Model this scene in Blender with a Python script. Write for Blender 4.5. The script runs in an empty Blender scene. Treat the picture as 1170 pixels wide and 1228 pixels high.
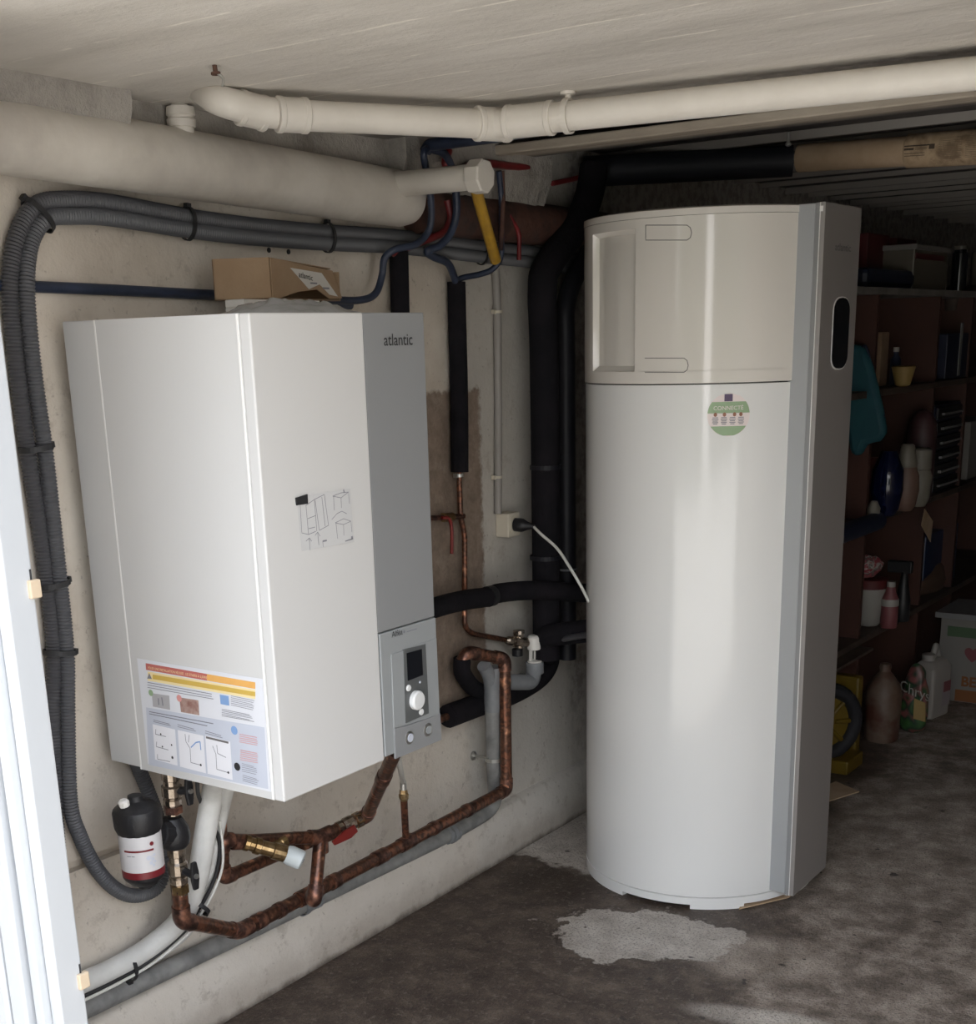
import bpy, bmesh, math, random
import numpy as np
from mathutils import Vector, Matrix
from mathutils import noise as mnoise
random.seed(7)
SC = bpy.context.scene
COL = SC.collection
# ------------------------------------------------------------------ camera
F, CX, CY = 1582.2, 566.6, 887.5          # focal length and principal point in pixels of the 1170x1228 frame
YAW, PITCH, ROLL = 0.6206, 0.2949, -0.0285
CAM = Vector((2.0925, -1.6473, 1.5114))
FW = Vector((-math.sin(YAW)*math.cos(PITCH), math.cos(YAW)*math.cos(PITCH), -math.sin(PITCH)))
R0 = Vector((math.cos(YAW), math.sin(YAW), 0)); U0 = R0.cross(FW)
RT = R0*math.cos(ROLL) + U0*math.sin(ROLL); UP = RT.cross(FW)
cd = bpy.data.cameras.new('camera'); cam = bpy.data.objects.new('camera', cd); COL.objects.link(cam)
cam.matrix_world = Matrix(((RT.x, UP.x, -FW.x, CAM.x), (RT.y, UP.y, -FW.y, CAM.y), (RT.z, UP.z, -FW.z, CAM.z), (0, 0, 0, 1)))
cd.sensor_fit = 'HORIZONTAL'; cd.sensor_width = 36; cd.lens = F*36/1170
cd.shift_x = (585-CX)/1170; cd.shift_y = (CY-614)/1170
cd.clip_start = 0.05; cd.clip_end = 200
SC.camera = cam
# ------------------------------------------------------------------ light
w = bpy.data.worlds.new('overcast_sky'); SC.world = w; w.use_nodes = True
nt = w.node_tree; nt.nodes.clear()
wo = nt.nodes.new('ShaderNodeOutputWorld'); bg = nt.nodes.new('ShaderNodeBackground')
tc = nt.nodes.new('ShaderNodeTexCoord'); sp = nt.nodes.new('ShaderNodeSeparateXYZ'); cr = nt.nodes.new('ShaderNodeValToRGB')
nt.links.new(tc.outputs['Generated'], sp.inputs[0]); nt.links.new(sp.outputs['Z'], cr.inputs[0])
cr.color_ramp.elements[0].position = 0.0; cr.color_ramp.elements[0].color = (1.0, .975, .95, 1)
cr.color_ramp.elements[1].position = 0.6; cr.color_ramp.elements[1].color = (.80, .87, 1.0, 1)
nt.links.new(cr.outputs[0], bg.inputs[0]); bg.inputs[1].default_value = 2.1
nt.links.new(bg.outputs[0], wo.inputs[0])
sl = bpy.data.lights.new('sun', 'SUN'); sl.energy = 3.8; sl.angle = .01; sl.color = (1, .95, .88)
so_ = bpy.data.objects.new('sun', sl); COL.objects.link(so_)      # high sun in front of the garage: it lights the driveway, not the inside
so_.rotation_euler = Vector((-.10, -math.cos(math.radians(78)), math.sin(math.radians(78)))).to_track_quat('Z', 'Y').to_euler()
vs = SC.view_settings; vs.view_transform = 'Standard'; vs.look = 'None'; vs.gamma = 1; vs.use_curve_mapping = False
vs.exposure = 1.08
SC.cycles.max_bounces = 10; SC.cycles.diffuse_bounces = 6; SC.cycles.glossy_bounces = 4
SC.cycles.sample_clamp_indirect = 8

# ------------------------------------------------------------------ helpers
def P(px, py, ax='x', v=0.0):
    """a point of the place: where the sight line of a photo pixel meets the real plane ax = v"""
    d = FW + RT*((px-CX)/F) - UP*((py-CY)/F)
    i = 'xyz'.index(ax); t = (v-CAM[i])/d[i]
    return CAM + d*t
def MPP(p): return (Vector(p)-CAM).dot(FW)/F      # metres per photo pixel at p
def V(*a): return Vector(a)

MATS = {}
def mat(name, col, rough=.5, metal=0., var=None, vs_=8., vd=4, bump=0., bs=60., spec=.5, coat=0., vpos=(.35,.65), trans=0., alpha=None, coords='Object'):
    m = bpy.data.materials.new(name); m.use_nodes = True
    n = m.node_tree; b = n.nodes['Principled BSDF']
    b.inputs['Base Color'].default_value = (*col, 1); b.inputs['Roughness'].default_value = rough
    b.inputs['Metallic'].default_value = metal; b.inputs['Specular IOR Level'].default_value = spec
    b.inputs['Coat Weight'].default_value = coat; b.inputs['Coat Roughness'].default_value = .08
    if trans: b.inputs['Transmission Weight'].default_value = trans
    if alpha is not None: b.inputs['Alpha'].default_value = alpha
    g = n.nodes.new('ShaderNodeTexCoord')
    if var:
        z = n.nodes.new('ShaderNodeTexNoise'); z.inputs['Scale'].default_value = vs_; z.inputs['Detail'].default_value = vd
        z.inputs['Roughness'].default_value = .6
        n.links.new(g.outputs[coords], z.inputs['Vector'])
        r = n.nodes.new('ShaderNodeValToRGB'); n.links.new(z.outputs['Fac'], r.inputs[0])
        cs = [col]+list(var)
        r.color_ramp.elements[0].position = vpos[0]; r.color_ramp.elements[0].color = (*cs[0], 1)
        r.color_ramp.elements[1].position = vpos[1]; r.color_ramp.elements[1].color = (*cs[-1], 1)
        for k, c in enumerate(cs[1:-1]):
            e = r.color_ramp.elements.new(vpos[0]+(vpos[1]-vpos[0])*(k+1)/(len(cs)-1)); e.color = (*c, 1)
        n.links.new(r.outputs[0], b.inputs['Base Color'])
    if bump:
        z2 = n.nodes.new('ShaderNodeTexNoise'); z2.inputs['Scale'].default_value = bs; z2.inputs['Detail'].default_value = 6
        n.links.new(g.outputs[coords], z2.inputs['Vector'])
        bu = n.nodes.new('ShaderNodeBump'); bu.inputs['Strength'].default_value = bump; bu.inputs['Distance'].default_value = .01
        n.links.new(z2.outputs['Fac'], bu.inputs['Height']); n.links.new(bu.outputs[0], b.inputs['Normal'])
    MATS[name] = m
    return m

class NB:                                  # small node builder for the masked surfaces
    def __init__(s, m):
        s.n = m.node_tree; s.b = s.n.nodes['Principled BSDF']
        s.pos = s.n.nodes.new('ShaderNodeNewGeometry').outputs['Position']
        q = s.n.nodes.new('ShaderNodeSeparateXYZ'); s.n.links.new(s.pos, q.inputs[0]); s.x, s.y, s.z = q.outputs
    def lk(s, a, i):
        if isinstance(a, (int, float)): i.default_value = a
        else: s.n.links.new(a, i)
    def m(s, op, a, b_=0., c=None, clamp=False):
        k = s.n.nodes.new('ShaderNodeMath'); k.operation = op; k.use_clamp = clamp
        s.lk(a, k.inputs[0]); s.lk(b_, k.inputs[1])
        if c is not None: s.lk(c, k.inputs[2])
        return k.outputs[0]
    def noise(s, scale, det=5, rough=.6, vec=None, col=False, sc=None):
        k = s.n.nodes.new('ShaderNodeTexNoise'); k.inputs['Scale'].default_value = scale
        k.inputs['Detail'].default_value = det; k.inputs['Roughness'].default_value = rough
        v = vec or s.pos
        if sc:
            mp = s.n.nodes.new('ShaderNodeMapping'); mp.inputs['Scale'].default_value = sc
            s.n.links.new(v, mp.inputs[0]); v = mp.outputs[0]
        s.n.links.new(v, k.inputs['Vector']); return k.outputs['Fac']
    def ramp(s, f, a, b_):                 # smooth 0..1 between a and b_
        k = s.n.nodes.new('ShaderNodeMapRange'); k.interpolation_type = 'SMOOTHSTEP'
        s.lk(f, k.inputs[0]); k.inputs[1].default_value = a; k.inputs[2].default_value = b_; return k.outputs[0]
    def cramp(s, f, stops):
        r = s.n.nodes.new('ShaderNodeValToRGB'); s.n.links.new(f, r.inputs[0])
        while len(r.color_ramp.elements) < len(stops): r.color_ramp.elements.new(.5)
        for e, (p, c) in zip(r.color_ramp.elements, stops): e.position = p; e.color = (*c, 1)
        return r.outputs[0]
    def mix(s, f, a, b_):
        k = s.n.nodes.new('ShaderNodeMix'); k.data_type = 'RGBA'; s.lk(f, k.inputs[0])
        for v, i in ((a, 6), (b_, 7)):
            if isinstance(v, tuple): k.inputs[i].default_value = (*v, 1)
            else: s.n.links.new(v, k.inputs[i])
        return k.outputs[2]
    def bump(s, h, st, dist=.01):
        k = s.n.nodes.new('ShaderNodeBump'); k.inputs['Strength'].default_value = st; k.inputs['Distance'].default_value = dist
        s.n.links.new(h, k.inputs['Height']); s.n.links.new(k.outputs[0], s.b.inputs['Normal'])

def setp(o, **k):
    for a, v in k.items():
        if v is not None: o[a] = v
    return o
def link(name, bm, m, parent=None, smooth=None, bevel=0):
    if not isinstance(bm, bpy.types.Mesh):
        bmesh.ops.recalc_face_normals(bm, faces=bm.faces[:])
        me = bpy.data.meshes.new(name); bm.to_mesh(me); bm.free()
    else: me = bm
    o = bpy.data.objects.new(name, me); COL.objects.link(o)
    if m is not None and not me.materials: me.materials.append(m)
    if smooth is not None:
        if smooth >= 180:
            for f in me.polygons: f.use_smooth = True
        else:
            me.set_sharp_from_angle(angle=math.radians(smooth))
            for f in me.polygons: f.use_smooth = True
            me.set_sharp_from_angle(angle=math.radians(smooth))
    if bevel:
        b = o.modifiers.new('bevel', 'BEVEL'); b.width = bevel; b.segments = 2; b.limit_method = 'ANGLE'; b.angle_limit = .7
    if parent is not None:
        o.parent = parent
        o.matrix_parent_inverse = Matrix.Translation(parent.location).inverted() if parent.type == 'EMPTY' else Matrix()
    return o
def root_loc(p):
    l = Vector((0, 0, 0))
    while p is not None: l = l + p.location; p = p.parent
    return l
def thing(name, label, cat, loc=(0, 0, 0), group=None):
    o = bpy.data.objects.new(name, None); COL.objects.link(o); o.location = loc; o.empty_display_size = .05
    return setp(o, label=label, category=cat, group=group)
def tag(o, label, cat, group=None): return setp(o, label=label, category=cat, group=group)
def struct(name, bm, m, **k):
    o = link(name, bm, m, **k)
    if not o.parent: o['kind'] = 'structure'
    return o
def box(bm, x0, x1, y0, y1, z0, z1):
    vs = [bm.verts.new((x, y, z)) for x in (x0, x1) for y in (y0, y1) for z in (z0, z1)]
    for f in ((0, 1, 3, 2), (4, 6, 7, 5), (0, 4, 5, 1), (2, 3, 7, 6), (0, 2, 6, 4), (1, 5, 7, 3)):
        bm.faces.new([vs[i] for i in f])
    return bm
def B(*a):
    bm = bmesh.new()
    box(bm, *a); return bm
def prism(bm, pts, off):
    """closed outline (Vectors) extruded by vector off"""
    a = [bm.verts.new(p) for p in pts]; b = [bm.verts.new(Vector(p)+off) for p in pts]
    bm.faces.new(a); bm.faces.new(b[::-1])
    for i in range(len(a)):
        j = (i+1) % len(a); bm.faces.new((a[i], b[i], b[j], a[j]))
    return bm
def frame(d):
    d = d.normalized(); a = Vector((0, 0, 1)) if abs(d.z) < .9 else Vector((1, 0, 0))
    u = d.cross(a).normalized(); return u, d.cross(u).normalized()
def catmull(pts, n=8):
    o = []
    L = len(pts)
    for i in range(L-1):
        p0 = pts[i-1] if i else pts[0]*2-pts[1]; p1 = pts[i]; p2 = pts[i+1]; p3 = pts[i+2] if i+2 < L else pts[-1]*2-pts[-2]
        for k in range(n):
            t = k/n; o.append(.5*((2*p1)+(p2-p0)*t+(2*p0-5*p1+4*p2-p3)*t*t+(3*p1-p0-3*p2+p3)*t**3))
    return o+[pts[-1]]
def filleted(pts, r, n=7):
    o = [pts[0]]
    for i in range(1, len(pts)-1):
        a = pts[i-1]-pts[i]; b = pts[i+1]-pts[i]; d = min(r, a.length*.48, b.length*.48)
        p = pts[i]+a.normalized()*d; q = pts[i]+b.normalized()*d
        for k in range(n+1):
            t = k/n; o.append(p*(1-t)**2+pts[i]*2*t*(1-t)+q*t*t)
    return o+[pts[-1]]
def resample(pts, step):
    L = [0]
    for a, b in zip(pts, pts[1:]): L.append(L[-1]+(b-a).length)
    n = max(2, int(L[-1]/step)+1); o = []; j = 0
    for k in range(n):
        s = L[-1]*k/(n-1)
        while j < len(L)-2 and L[j+1] < s: j += 1
        d = L[j+1]-L[j]; o.append(pts[j].lerp(pts[j+1], (s-L[j])/d if d else 0))
    return o
def sweep(bm, pts, r, seg=14, cap=True, prof=None):
    """tube along pts; r a number or list"""
    pts = [p for i, p in enumerate(pts) if i == 0 or (p-pts[i-1]).length > 1e-6]
    rs = r if isinstance(r, (list, tuple)) else [r]*len(pts)
    d = (pts[1]-pts[0]).normalized(); u, v = frame(d); rings = []
    for i, p in enumerate(pts):
        if i == 0: t = d
        elif i == len(pts)-1: t = (pts[i]-pts[i-1]).normalized()
        else: t = (pts[i+1]-pts[i-1]).normalized()
        q = d.rotation_difference(t); u = (q @ u); u = (u-t*u.dot(t)).normalized(); v = t.cross(u); d = t
        rings.append([bm.verts.new(p+(u*math.cos(a)+v*math.sin(a))*rs[i]) for a in [2*math.pi*k/seg for k in range(seg)]])
    for a, b in zip(rings, rings[1:]):
        for k in range(seg):
            j = (k+1) % seg; bm.faces.new((a[k], a[j], b[j], b[k]))
    if cap: bm.faces.new(rings[0][::-1]); bm.faces.new(rings[-1])
    return bm
def tube(name, pts, r, m, parent=None, mode='fillet', fr=.03, seg=14, n=8):
    if mode == 'fillet' and len(pts) > 2: pts = filleted(pts, fr, n)
    elif mode == 'smooth' and len(pts) > 2: pts = catmull(pts, n)
    return link(name, sweep(bmesh.new(), pts, r, seg), m, parent, smooth=50)
def corrug(name, pts, r, m, parent=None, pitch=.0064, depth=.0028, seg=16):
    p = catmull(pts, 24); p = resample(p, pitch/2); rs = [r-(depth if i % 2 else 0) for i in range(len(p))]
    return link(name, sweep(bmesh.new(), p, rs, seg+4), m, parent, smooth=35)
def lathe(bm, base, axis, prof, seg=24, rot=0.):
    """prof: list of (t along axis, radius)"""
    axis = Vector(axis).normalized(); u, v = frame(axis); rings = []
    for t, r in prof:
        rings.append([bm.verts.new(Vector(base)+axis*t+(u*math.cos(a+rot)+v*math.sin(a+rot))*max(r, 1e-5)) for a in [2*math.pi*k/seg for k in range(seg)]])
    for a, b in zip(rings, rings[1:]):
        for k in range(seg):
            j = (k+1) % seg; bm.faces.new((a[k], a[j], b[j], b[k]))
    bm.faces.new(rings[0][::-1]); bm.faces.new(rings[-1]); return bm
def LA(name, base, axis, prof, m, parent=None, seg=24, smooth=35, rot=0.):
    return link(name, lathe(bmesh.new(), base, axis, prof, seg, rot), m, parent, smooth=smooth)
def ring_tie(name, c, axis, ra, rb, m, parent=None, along=None, th=.002, wd=.0055, head=True):
    """cable tie: flat band round an elliptical bundle (ra across 'along', rb the other way) with its head"""
    axis = Vector(axis).normalized(); u = Vector(along); u = (u-axis*u.dot(axis)).normalized(); v = axis.cross(u)
    bm = bmesh.new(); n = 28; R_ = []
    for k in range(n):
        a = 2*math.pi*k/n; e = u*math.cos(a)*ra+v*math.sin(a)*rb; e2 = u*math.cos(a)*(ra+th)+v*math.sin(a)*(rb+th)
        R_.append([bm.verts.new(Vector(c)+x+axis*s) for x, s in ((e, -wd/2), (e2, -wd/2), (e2, wd/2), (e, wd/2))])
    for k in range(n):
        a, b = R_[k], R_[(k+1) % n]
        for i in range(4): bm.faces.new((a[i], a[(i+1) % 4], b[(i+1) % 4], b[i]))
    if head:
        hc = Vector(c)+u*(ra+th); s = .0055
        vs_ = [bm.verts.new(hc+u*i*s+v*j*s+axis*k*s) for i in (-.4, 1) for j in (-1, 1) for k in (-1, 1)]
        for f in ((0, 1, 3, 2), (4, 6, 7, 5), (0, 4, 5, 1), (2, 3, 7, 6), (0, 2, 6, 4), (1, 5, 7, 3)): bm.faces.new([vs_[i] for i in f])
    return link(name, bm, m, parent)
def textmesh(name, s, size, mapf, m, parent, align='LEFT', bold=0., sx=1., ext=0., shear=0.):
    """flat lettering; mapf turns (u, v) in metres into a point"""
    c = bpy.data.curves.new(name, 'FONT'); c.body = s; c.size = size; c.align_x = align; c.offset = bold; c.shear = shear
    c.resolution_u = 3
    o = bpy.data.objects.new(name+'_tmp', c); COL.objects.link(o)
    bpy.context.view_layer.update()
    me = bpy.data.meshes.new_from_object(o.evaluated_get(bpy.context.evaluated_depsgraph_get()))
    bpy.data.objects.remove(o)
    for v in me.vertices: v.co = mapf(v.co.x*sx, v.co.y)
    me.materials.clear()
    t = link(name, me, m, parent); return t
def patch(name, mapf, poly, m, parent, n=1):
    """flat print: outline in (u, v) mapped by mapf"""
    bm = bmesh.new(); bm.faces.new([bm.verts.new(mapf(u, v)) for u, v in poly])
    return link(name, bm, m, parent)
def rectp(u0, v0, u1, v1, k=1):
    return [(u0+(u1-u0)*i/k, v0) for i in range(k)]+[(u1, v0)]+[(u1-(u1-u0)*i/k, v1) for i in range(k)]+[(u0, v1)]
def many(name, mapf, polys, m, parent):
    bm = bmesh.new()
    for poly in polys: bm.faces.new([bm.verts.new(mapf(u, v)) for u, v in poly])
    o = link(name, bm, m, parent)
    if len(polys) > 1: o['kind'] = 'stuff'
    return o
def line_poly(u0, v0, u1, v1, wd):
    d = Vector((u1-u0, v1-v0)).normalized()*wd/2; n = Vector((-d.y, d.x))
    return [(u0+n.x, v0+n.y), (u0-n.x, v0-n.y), (u1-n.x, v1-n.y), (u1+n.x, v1+n.y)]

# ------------------------------------------------------------------ materials
M = MATS
mat('white_enamel', (.80, .80, .785), .12, spec=.5, coat=.4)
mat('boiler_white', (.62, .615, .605), .38)
mat('panel_grey', (.255, .26, .265), .45)
mat('control_grey', (.30, .315, .32), .42)
mat('column_grey', (.36, .37, .375), .5)
mat('column_front', (.26, .24, .228), .42)
mat('cover_warm_lit', (.72, .685, .63), .12, coat=.4)  # same white as the tank, the warm light up there put into the colour
mat('dark_glass', (.01, .011, .014), .08)
mat('dark_plastic', (.012, .012, .014), .45, bump=.1, bs=200)
mat('button_white', (.75, .76, .76), .3)
mat('seam_dark', (.05, .05, .05), .8)
mat('edge_light', (.85, .84, .82), .4)
mat('ink_black', (.02, .02, .022), .6)
mat('ink_grey', (.22, .22, .25), .7)
mat('ink_faint', (.16, .15, .15), .6)
mat('film', (.72, .73, .77), .3)
mat('film_grey', (.55, .58, .66), .4)
mat('film_white', (.80, .80, .84), .35)
mat('print_red', (.50, .14, .12), .5); mat('print_orange', (.78, .42, .12), .5); mat('print_yellow', (.62, .42, .09), .5)
mat('print_pale_yellow', (.85, .70, .38), .5)
mat('print_blue', (.22, .36, .62), .5); mat('print_green', (.30, .42, .25), .5); mat('print_pink', (.65, .30, .28), .5)
mat('print_brown', (.30, .13, .08), .5)
mat('print_purple', (.09, .06, .12), .5); mat('sticker_white', (.80, .71, .69), .5)
mat('pvc_grey', (.20, .21, .225), .45, var=[(.25, .26, .27)], vs_=20)
mat('pvc_grey_old', (.17, .17, .17), .65, var=[(.24, .24, .235), (.30, .30, .29)], vs_=14, bump=.1)
mat('conduit_grey', (.075, .075, .082), .5)
mat('conduit_mid', (.095, .097, .105), .5)
mat('painted_pipe', (.50, .46, .41), .55, var=[(.57, .53, .47), (.62, .58, .52)], vs_=6, bump=.12, bs=40)
mat('painted_pipe_thin', (.62, .58, .52), .5, var=[(.68, .64, .58)], vs_=9, bump=.08, bs=60)
mat('blue_pipe', (.018, .026, .05), .45, var=[(.032, .044, .08)], vs_=20)
mat('red_pipe', (.14, .014, .016), .45, var=[(.21, .022, .024)], vs_=20)
mat('yellow_tube', (.52, .30, .03), .4, var=[(.40, .23, .03)], vs_=30)
mat('rust_pipe', (.045, .022, .018), .75, var=[(.10, .045, .032), (.06, .04, .035)], vs_=9, bump=.25, bs=50)
mat('insulation_black', (.008, .008, .010), .9, spec=.15, var=[(.014, .012, .015)], vs_=12, bump=.2, bs=90)
mat('pipe_black', (.008, .008, .012), .5, spec=.3, var=[(.015, .015, .02)], vs_=10)
mat('insulation_white', (.62, .62, .60), .6, var=[(.70, .70, .68)], vs_=18, bump=.15, bs=120)
mat('copper', (.06, .032, .024), .3, .7, var=[(.26, .11, .065), (.09, .048, .036), (.20, .10, .065), (.72, .34, .20)], vs_=26, vd=2.5, vpos=(.34, .70), bump=.06)
mat('copper_joint', (.045, .026, .021), .38, .7, var=[(.13, .065, .05), (.36, .17, .11)], vs_=35, vd=4, bump=.1)
mat('brass', (.38, .26, .12), .3, .9, var=[(.26, .17, .08), (.48, .36, .20)], vs_=30)
mat('nickel', (.45, .38, .32), .25, .95, var=[(.30, .25, .2), (.55, .48, .42)], vs_=30)
mat('steel', (.5, .5, .48), .3, .9)
mat('valve_red', (.19, .015, .012), .4)
mat('cap_white', (.62, .68, .70), .4)
mat('tundish_white', (.78, .76, .72), .35)
mat('cardboard', (.30, .20, .12), .85, var=[(.34, .235, .145)], vs_=12, bump=.08, bs=200)
mat('cardboard_dark', (.20, .13, .08), .9, var=[(.25, .17, .11)], vs_=12)
mat('cardboard_tube', (.42, .30, .19), .85, var=[(.50, .37, .25)], vs_=12, bump=.1)
mat('paper', (.62, .60, .56), .7)
mat('plastic_bag', (.50, .50, .50), .25, trans=.35, bump=.3, bs=30)
mat('cream_plastic', (.62, .57, .47), .45)
mat('white_cable', (.70, .70, .66), .4)
mat('frame_white', (.52, .54, .56), .35)
mat('beige_metal', (.62, .50, .36), .45)
mat('shelf_brown', (0.051, 0.0192, 0.0132), .6, var=[(0.066, 0.0252, 0.0168)], vs_=6)
mat('shelf_dark', (.05, .035, .028), .7, var=[(.08, .055, .042)], vs_=8)
mat('board_grey', (.20, .19, .17), .8, var=[(.13, .12, .11)], vs_=9, bump=.2)
mat('red_box', (0.084, 0.0084, 0.0108), .6); mat('navy', (.012, .016, .04), .5); mat('cobalt', (0.0036, 0.018, 0.072), .35)
mat('teal', (0.01, 0.065, 0.085), .7, var=[(0.014, 0.085, 0.105)], vs_=12)
mat('clear_tub', (0.132, 0.12, 0.096), .25); mat('terracotta', (0.15, 0.072, 0.048), .7); mat('tan_pot', (0.154, 0.0935, 0.0715), .5)
mat('cream_pot', (0.18, 0.165, 0.135), .5); mat('purple_pot', (0.06, 0.027, 0.03), .5); mat('jerry_white', (0.315, 0.292, 0.27), .45)
mat('jug_brown', (.11, .065, .045), .5, var=[(.14, .10, .075), (.08, .03, .02)], vs_=7)
mat('bag_green', (.035, .09, .035), .4, var=[(.06, .15, .05), (.02, .05, .03)], vs_=25)
mat('pink', (.45, .10, .13), .5); mat('tub_white', (0.3, 0.288, 0.264), .35); mat('label_pink', (0.192, 0.06, 0.066), .5)
mat('yellow_wheel', (0.132, 0.084, 0.006), .45); mat('rubber', (.012, .012, .016), .7, bump=.2, bs=120)
mat('yellow_thing', (0.28, 0.189, 0.063), .6); mat('box_white', (0.204, 0.192, 0.18), .6); mat('box_green', (0.07, 0.119, 0.063), .6)
mat('box_orange', (0.21, 0.078, 0.024), .6); mat('handle_grey', (.22, .22, .22), .4)
mat('brown_cloth', (0.07, 0.0385, 0.0245), .9, var=[(0.091, 0.0525, 0.035)], vs_=10)
mat('bare_rust', (.10, .05, .035), .8)
mat('driveway', (.40, .38, .35), .9, var=[(.46, .44, .40)], vs_=3, bump=.2)
mat('render_white', (.70, .68, .64), .85, bump=.4, bs=50)
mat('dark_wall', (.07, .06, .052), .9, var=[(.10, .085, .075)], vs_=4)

CEIL_LINES = (-.14, .07, .27, .44, .655)
# plaster wall
m = mat('plaster', (.4, .37, .31), .85)
nb = NB(m)
n1 = nb.noise(3.0, 6); n2 = nb.noise(26, 6, .7); n3 = nb.noise(9, 5, .7)
base = nb.cramp(n1, [(.25, (.46, .40, .33)), (.45, (.57, .51, .435)), (.6, (.64, .585, .51)), (.8, (.70, .65, .58))])
sp_ = nb.ramp(n2, .60, .72); base = nb.mix(nb.m('MULTIPLY', sp_, .35), base, (.25, .21, .16))
# whitewashed strip and grubby grey concrete further along the wall
wob = nb.m('MULTIPLY', nb.m('SUBTRACT', n3, .5), .10)
yy = nb.m('ADD', nb.y, wob)
base = nb.mix(nb.ramp(yy, 1.28, 1.34), base, nb.mix(n3, (.42, .395, .355), (.58, .55, .50)))
base = nb.mix(nb.ramp(yy, 1.84, 1.92), base, nb.mix(nb.ramp(n2, .42, .6), (.36, .335, .305), (.21, .195, .175)))
# bare brown concrete chase
wob2 = nb.m('MULTIPLY', nb.m('SUBTRACT', n2, .5), .05)
y2 = nb.m('ADD', nb.y, wob2); z2 = nb.m('ADD', nb.z, wob2)
PA = P(500, 560, 'x', -.04); PB = P(577, 560, 'x', -.04); PT = P(545, 468, 'x', -.04); PD = P(540, 880, 'x', -.04)
msk = nb.m('MULTIPLY', nb.m('MULTIPLY', nb.ramp(y2, PA.y-.15, PA.y-.14), nb.m('SUBTRACT', 1, nb.ramp(y2, PB.y-.01, PB.y+.01))),
           nb.m('MULTIPLY', nb.m('SUBTRACT', 1, nb.ramp(z2, PT.z-.008, PT.z+.008)), nb.ramp(z2, PD.z-.03, PD.z+.10)))
base = nb.mix(msk, base, nb.cramp(n2, [(.3, (.17, .125, .095)), (.6, (.26, .20, .155)), (.8, (.33, .28, .23))]))
base = nb.mix(nb.m('MULTIPLY', nb.m('SUBTRACT', 1, nb.ramp(nb.m('ADD', nb.z, nb.m('MULTIPLY', wob, 1.2)), .12, .55)), .55), base, (.70, .66, .60))  # paler plinth, and the stronger light low on the wall put into the colour
base = nb.mix(nb.m('MULTIPLY', nb.ramp(nb.noise(16, 7, .75), .54, .66), .40), base, (.33, .28, .23))
# mould freckles and damp near the floor
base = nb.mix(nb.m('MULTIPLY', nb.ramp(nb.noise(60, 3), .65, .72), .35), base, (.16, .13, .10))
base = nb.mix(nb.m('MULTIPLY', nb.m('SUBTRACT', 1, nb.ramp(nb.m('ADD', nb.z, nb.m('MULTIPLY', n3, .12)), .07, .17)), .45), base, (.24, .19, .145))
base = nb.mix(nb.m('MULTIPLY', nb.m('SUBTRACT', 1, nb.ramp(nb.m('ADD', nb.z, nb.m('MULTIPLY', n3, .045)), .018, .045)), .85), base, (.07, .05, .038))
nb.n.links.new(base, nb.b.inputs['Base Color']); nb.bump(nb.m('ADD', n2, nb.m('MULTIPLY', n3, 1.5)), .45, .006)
# ceiling concrete: board marks run across (x)
m = mat('ceiling_concrete', (.5, .47, .42), .85); nb = NB(m)
n1 = nb.noise(2.2, 6); n2 = nb.noise(30, 6, .7); st = nb.noise(4.5, 5, .6, sc=(.35, 1.5, 1)); 
base = nb.cramp(st, [(.3, (.47, .44, .395)), (.5, (.57, .535, .485)), (.75, (.65, .615, .565))])
base = nb.mix(nb.m('MULTIPLY', nb.ramp(n1, .5, .68), .3), base, (.40, .36, .30))
yw = nb.m('ADD', nb.y, nb.m('MULTIPLY', nb.m('SUBTRACT', nb.noise(5, 3), .5), .02))
for y0 in CEIL_LINES:                 # pale fins left between the shutter boards
    l = nb.m('LESS_THAN', nb.m('ABSOLUTE', nb.m('SUBTRACT', yw, y0)), .0035)
    l = nb.m('MULTIPLY', l, nb.ramp(nb.noise(9, 3), .42, .56)); base = nb.mix(nb.m('MULTIPLY', l, .75), base, (.78, .74, .66))
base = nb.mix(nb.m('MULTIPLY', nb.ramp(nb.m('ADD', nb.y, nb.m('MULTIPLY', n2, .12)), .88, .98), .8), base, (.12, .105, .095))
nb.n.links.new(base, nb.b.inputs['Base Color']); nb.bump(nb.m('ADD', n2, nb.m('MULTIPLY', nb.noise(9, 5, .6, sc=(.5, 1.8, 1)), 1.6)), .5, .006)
# grey rough concrete haunch
m = mat('haunch_concrete', (.3, .28, .25), .9); nb = NB(m)
n1 = nb.noise(6, 6, .7); n2 = nb.noise(40, 5, .7)
base = nb.cramp(n1, [(.3, (.22, .20, .18)), (.5, (.34, .315, .285)), (.75, (.42, .39, .35))])
nb.n.links.new(base, nb.b.inputs['Base Color']); nb.bump(nb.m('ADD', n1, n2), .8, .01)
# beam, wood-ish cream with grooves
m = mat('beam_cream', (.42, .36, .29), .8); nb = NB(m)
base = nb.cramp(nb.noise(12, 5, .6, sc=(.2, 4, 1)), [(.3, (.30, .25, .20)), (.6, (.44, .385, .31)), (.8, (.50, .45, .38))])
base = nb.mix(nb.ramp(nb.m('ADD', nb.y, nb.m('MULTIPLY', nb.noise(8, 4), .05)), 1.52, 1.58), base, (.10, .088, .08))
nb.n.links.new(base, nb.b.inputs['Base Color']); nb.bump(nb.noise(40, 5), .3)
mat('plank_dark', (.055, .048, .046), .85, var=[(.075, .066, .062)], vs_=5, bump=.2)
mat('plank_edge', (.26, .24, .22), .8)
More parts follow.
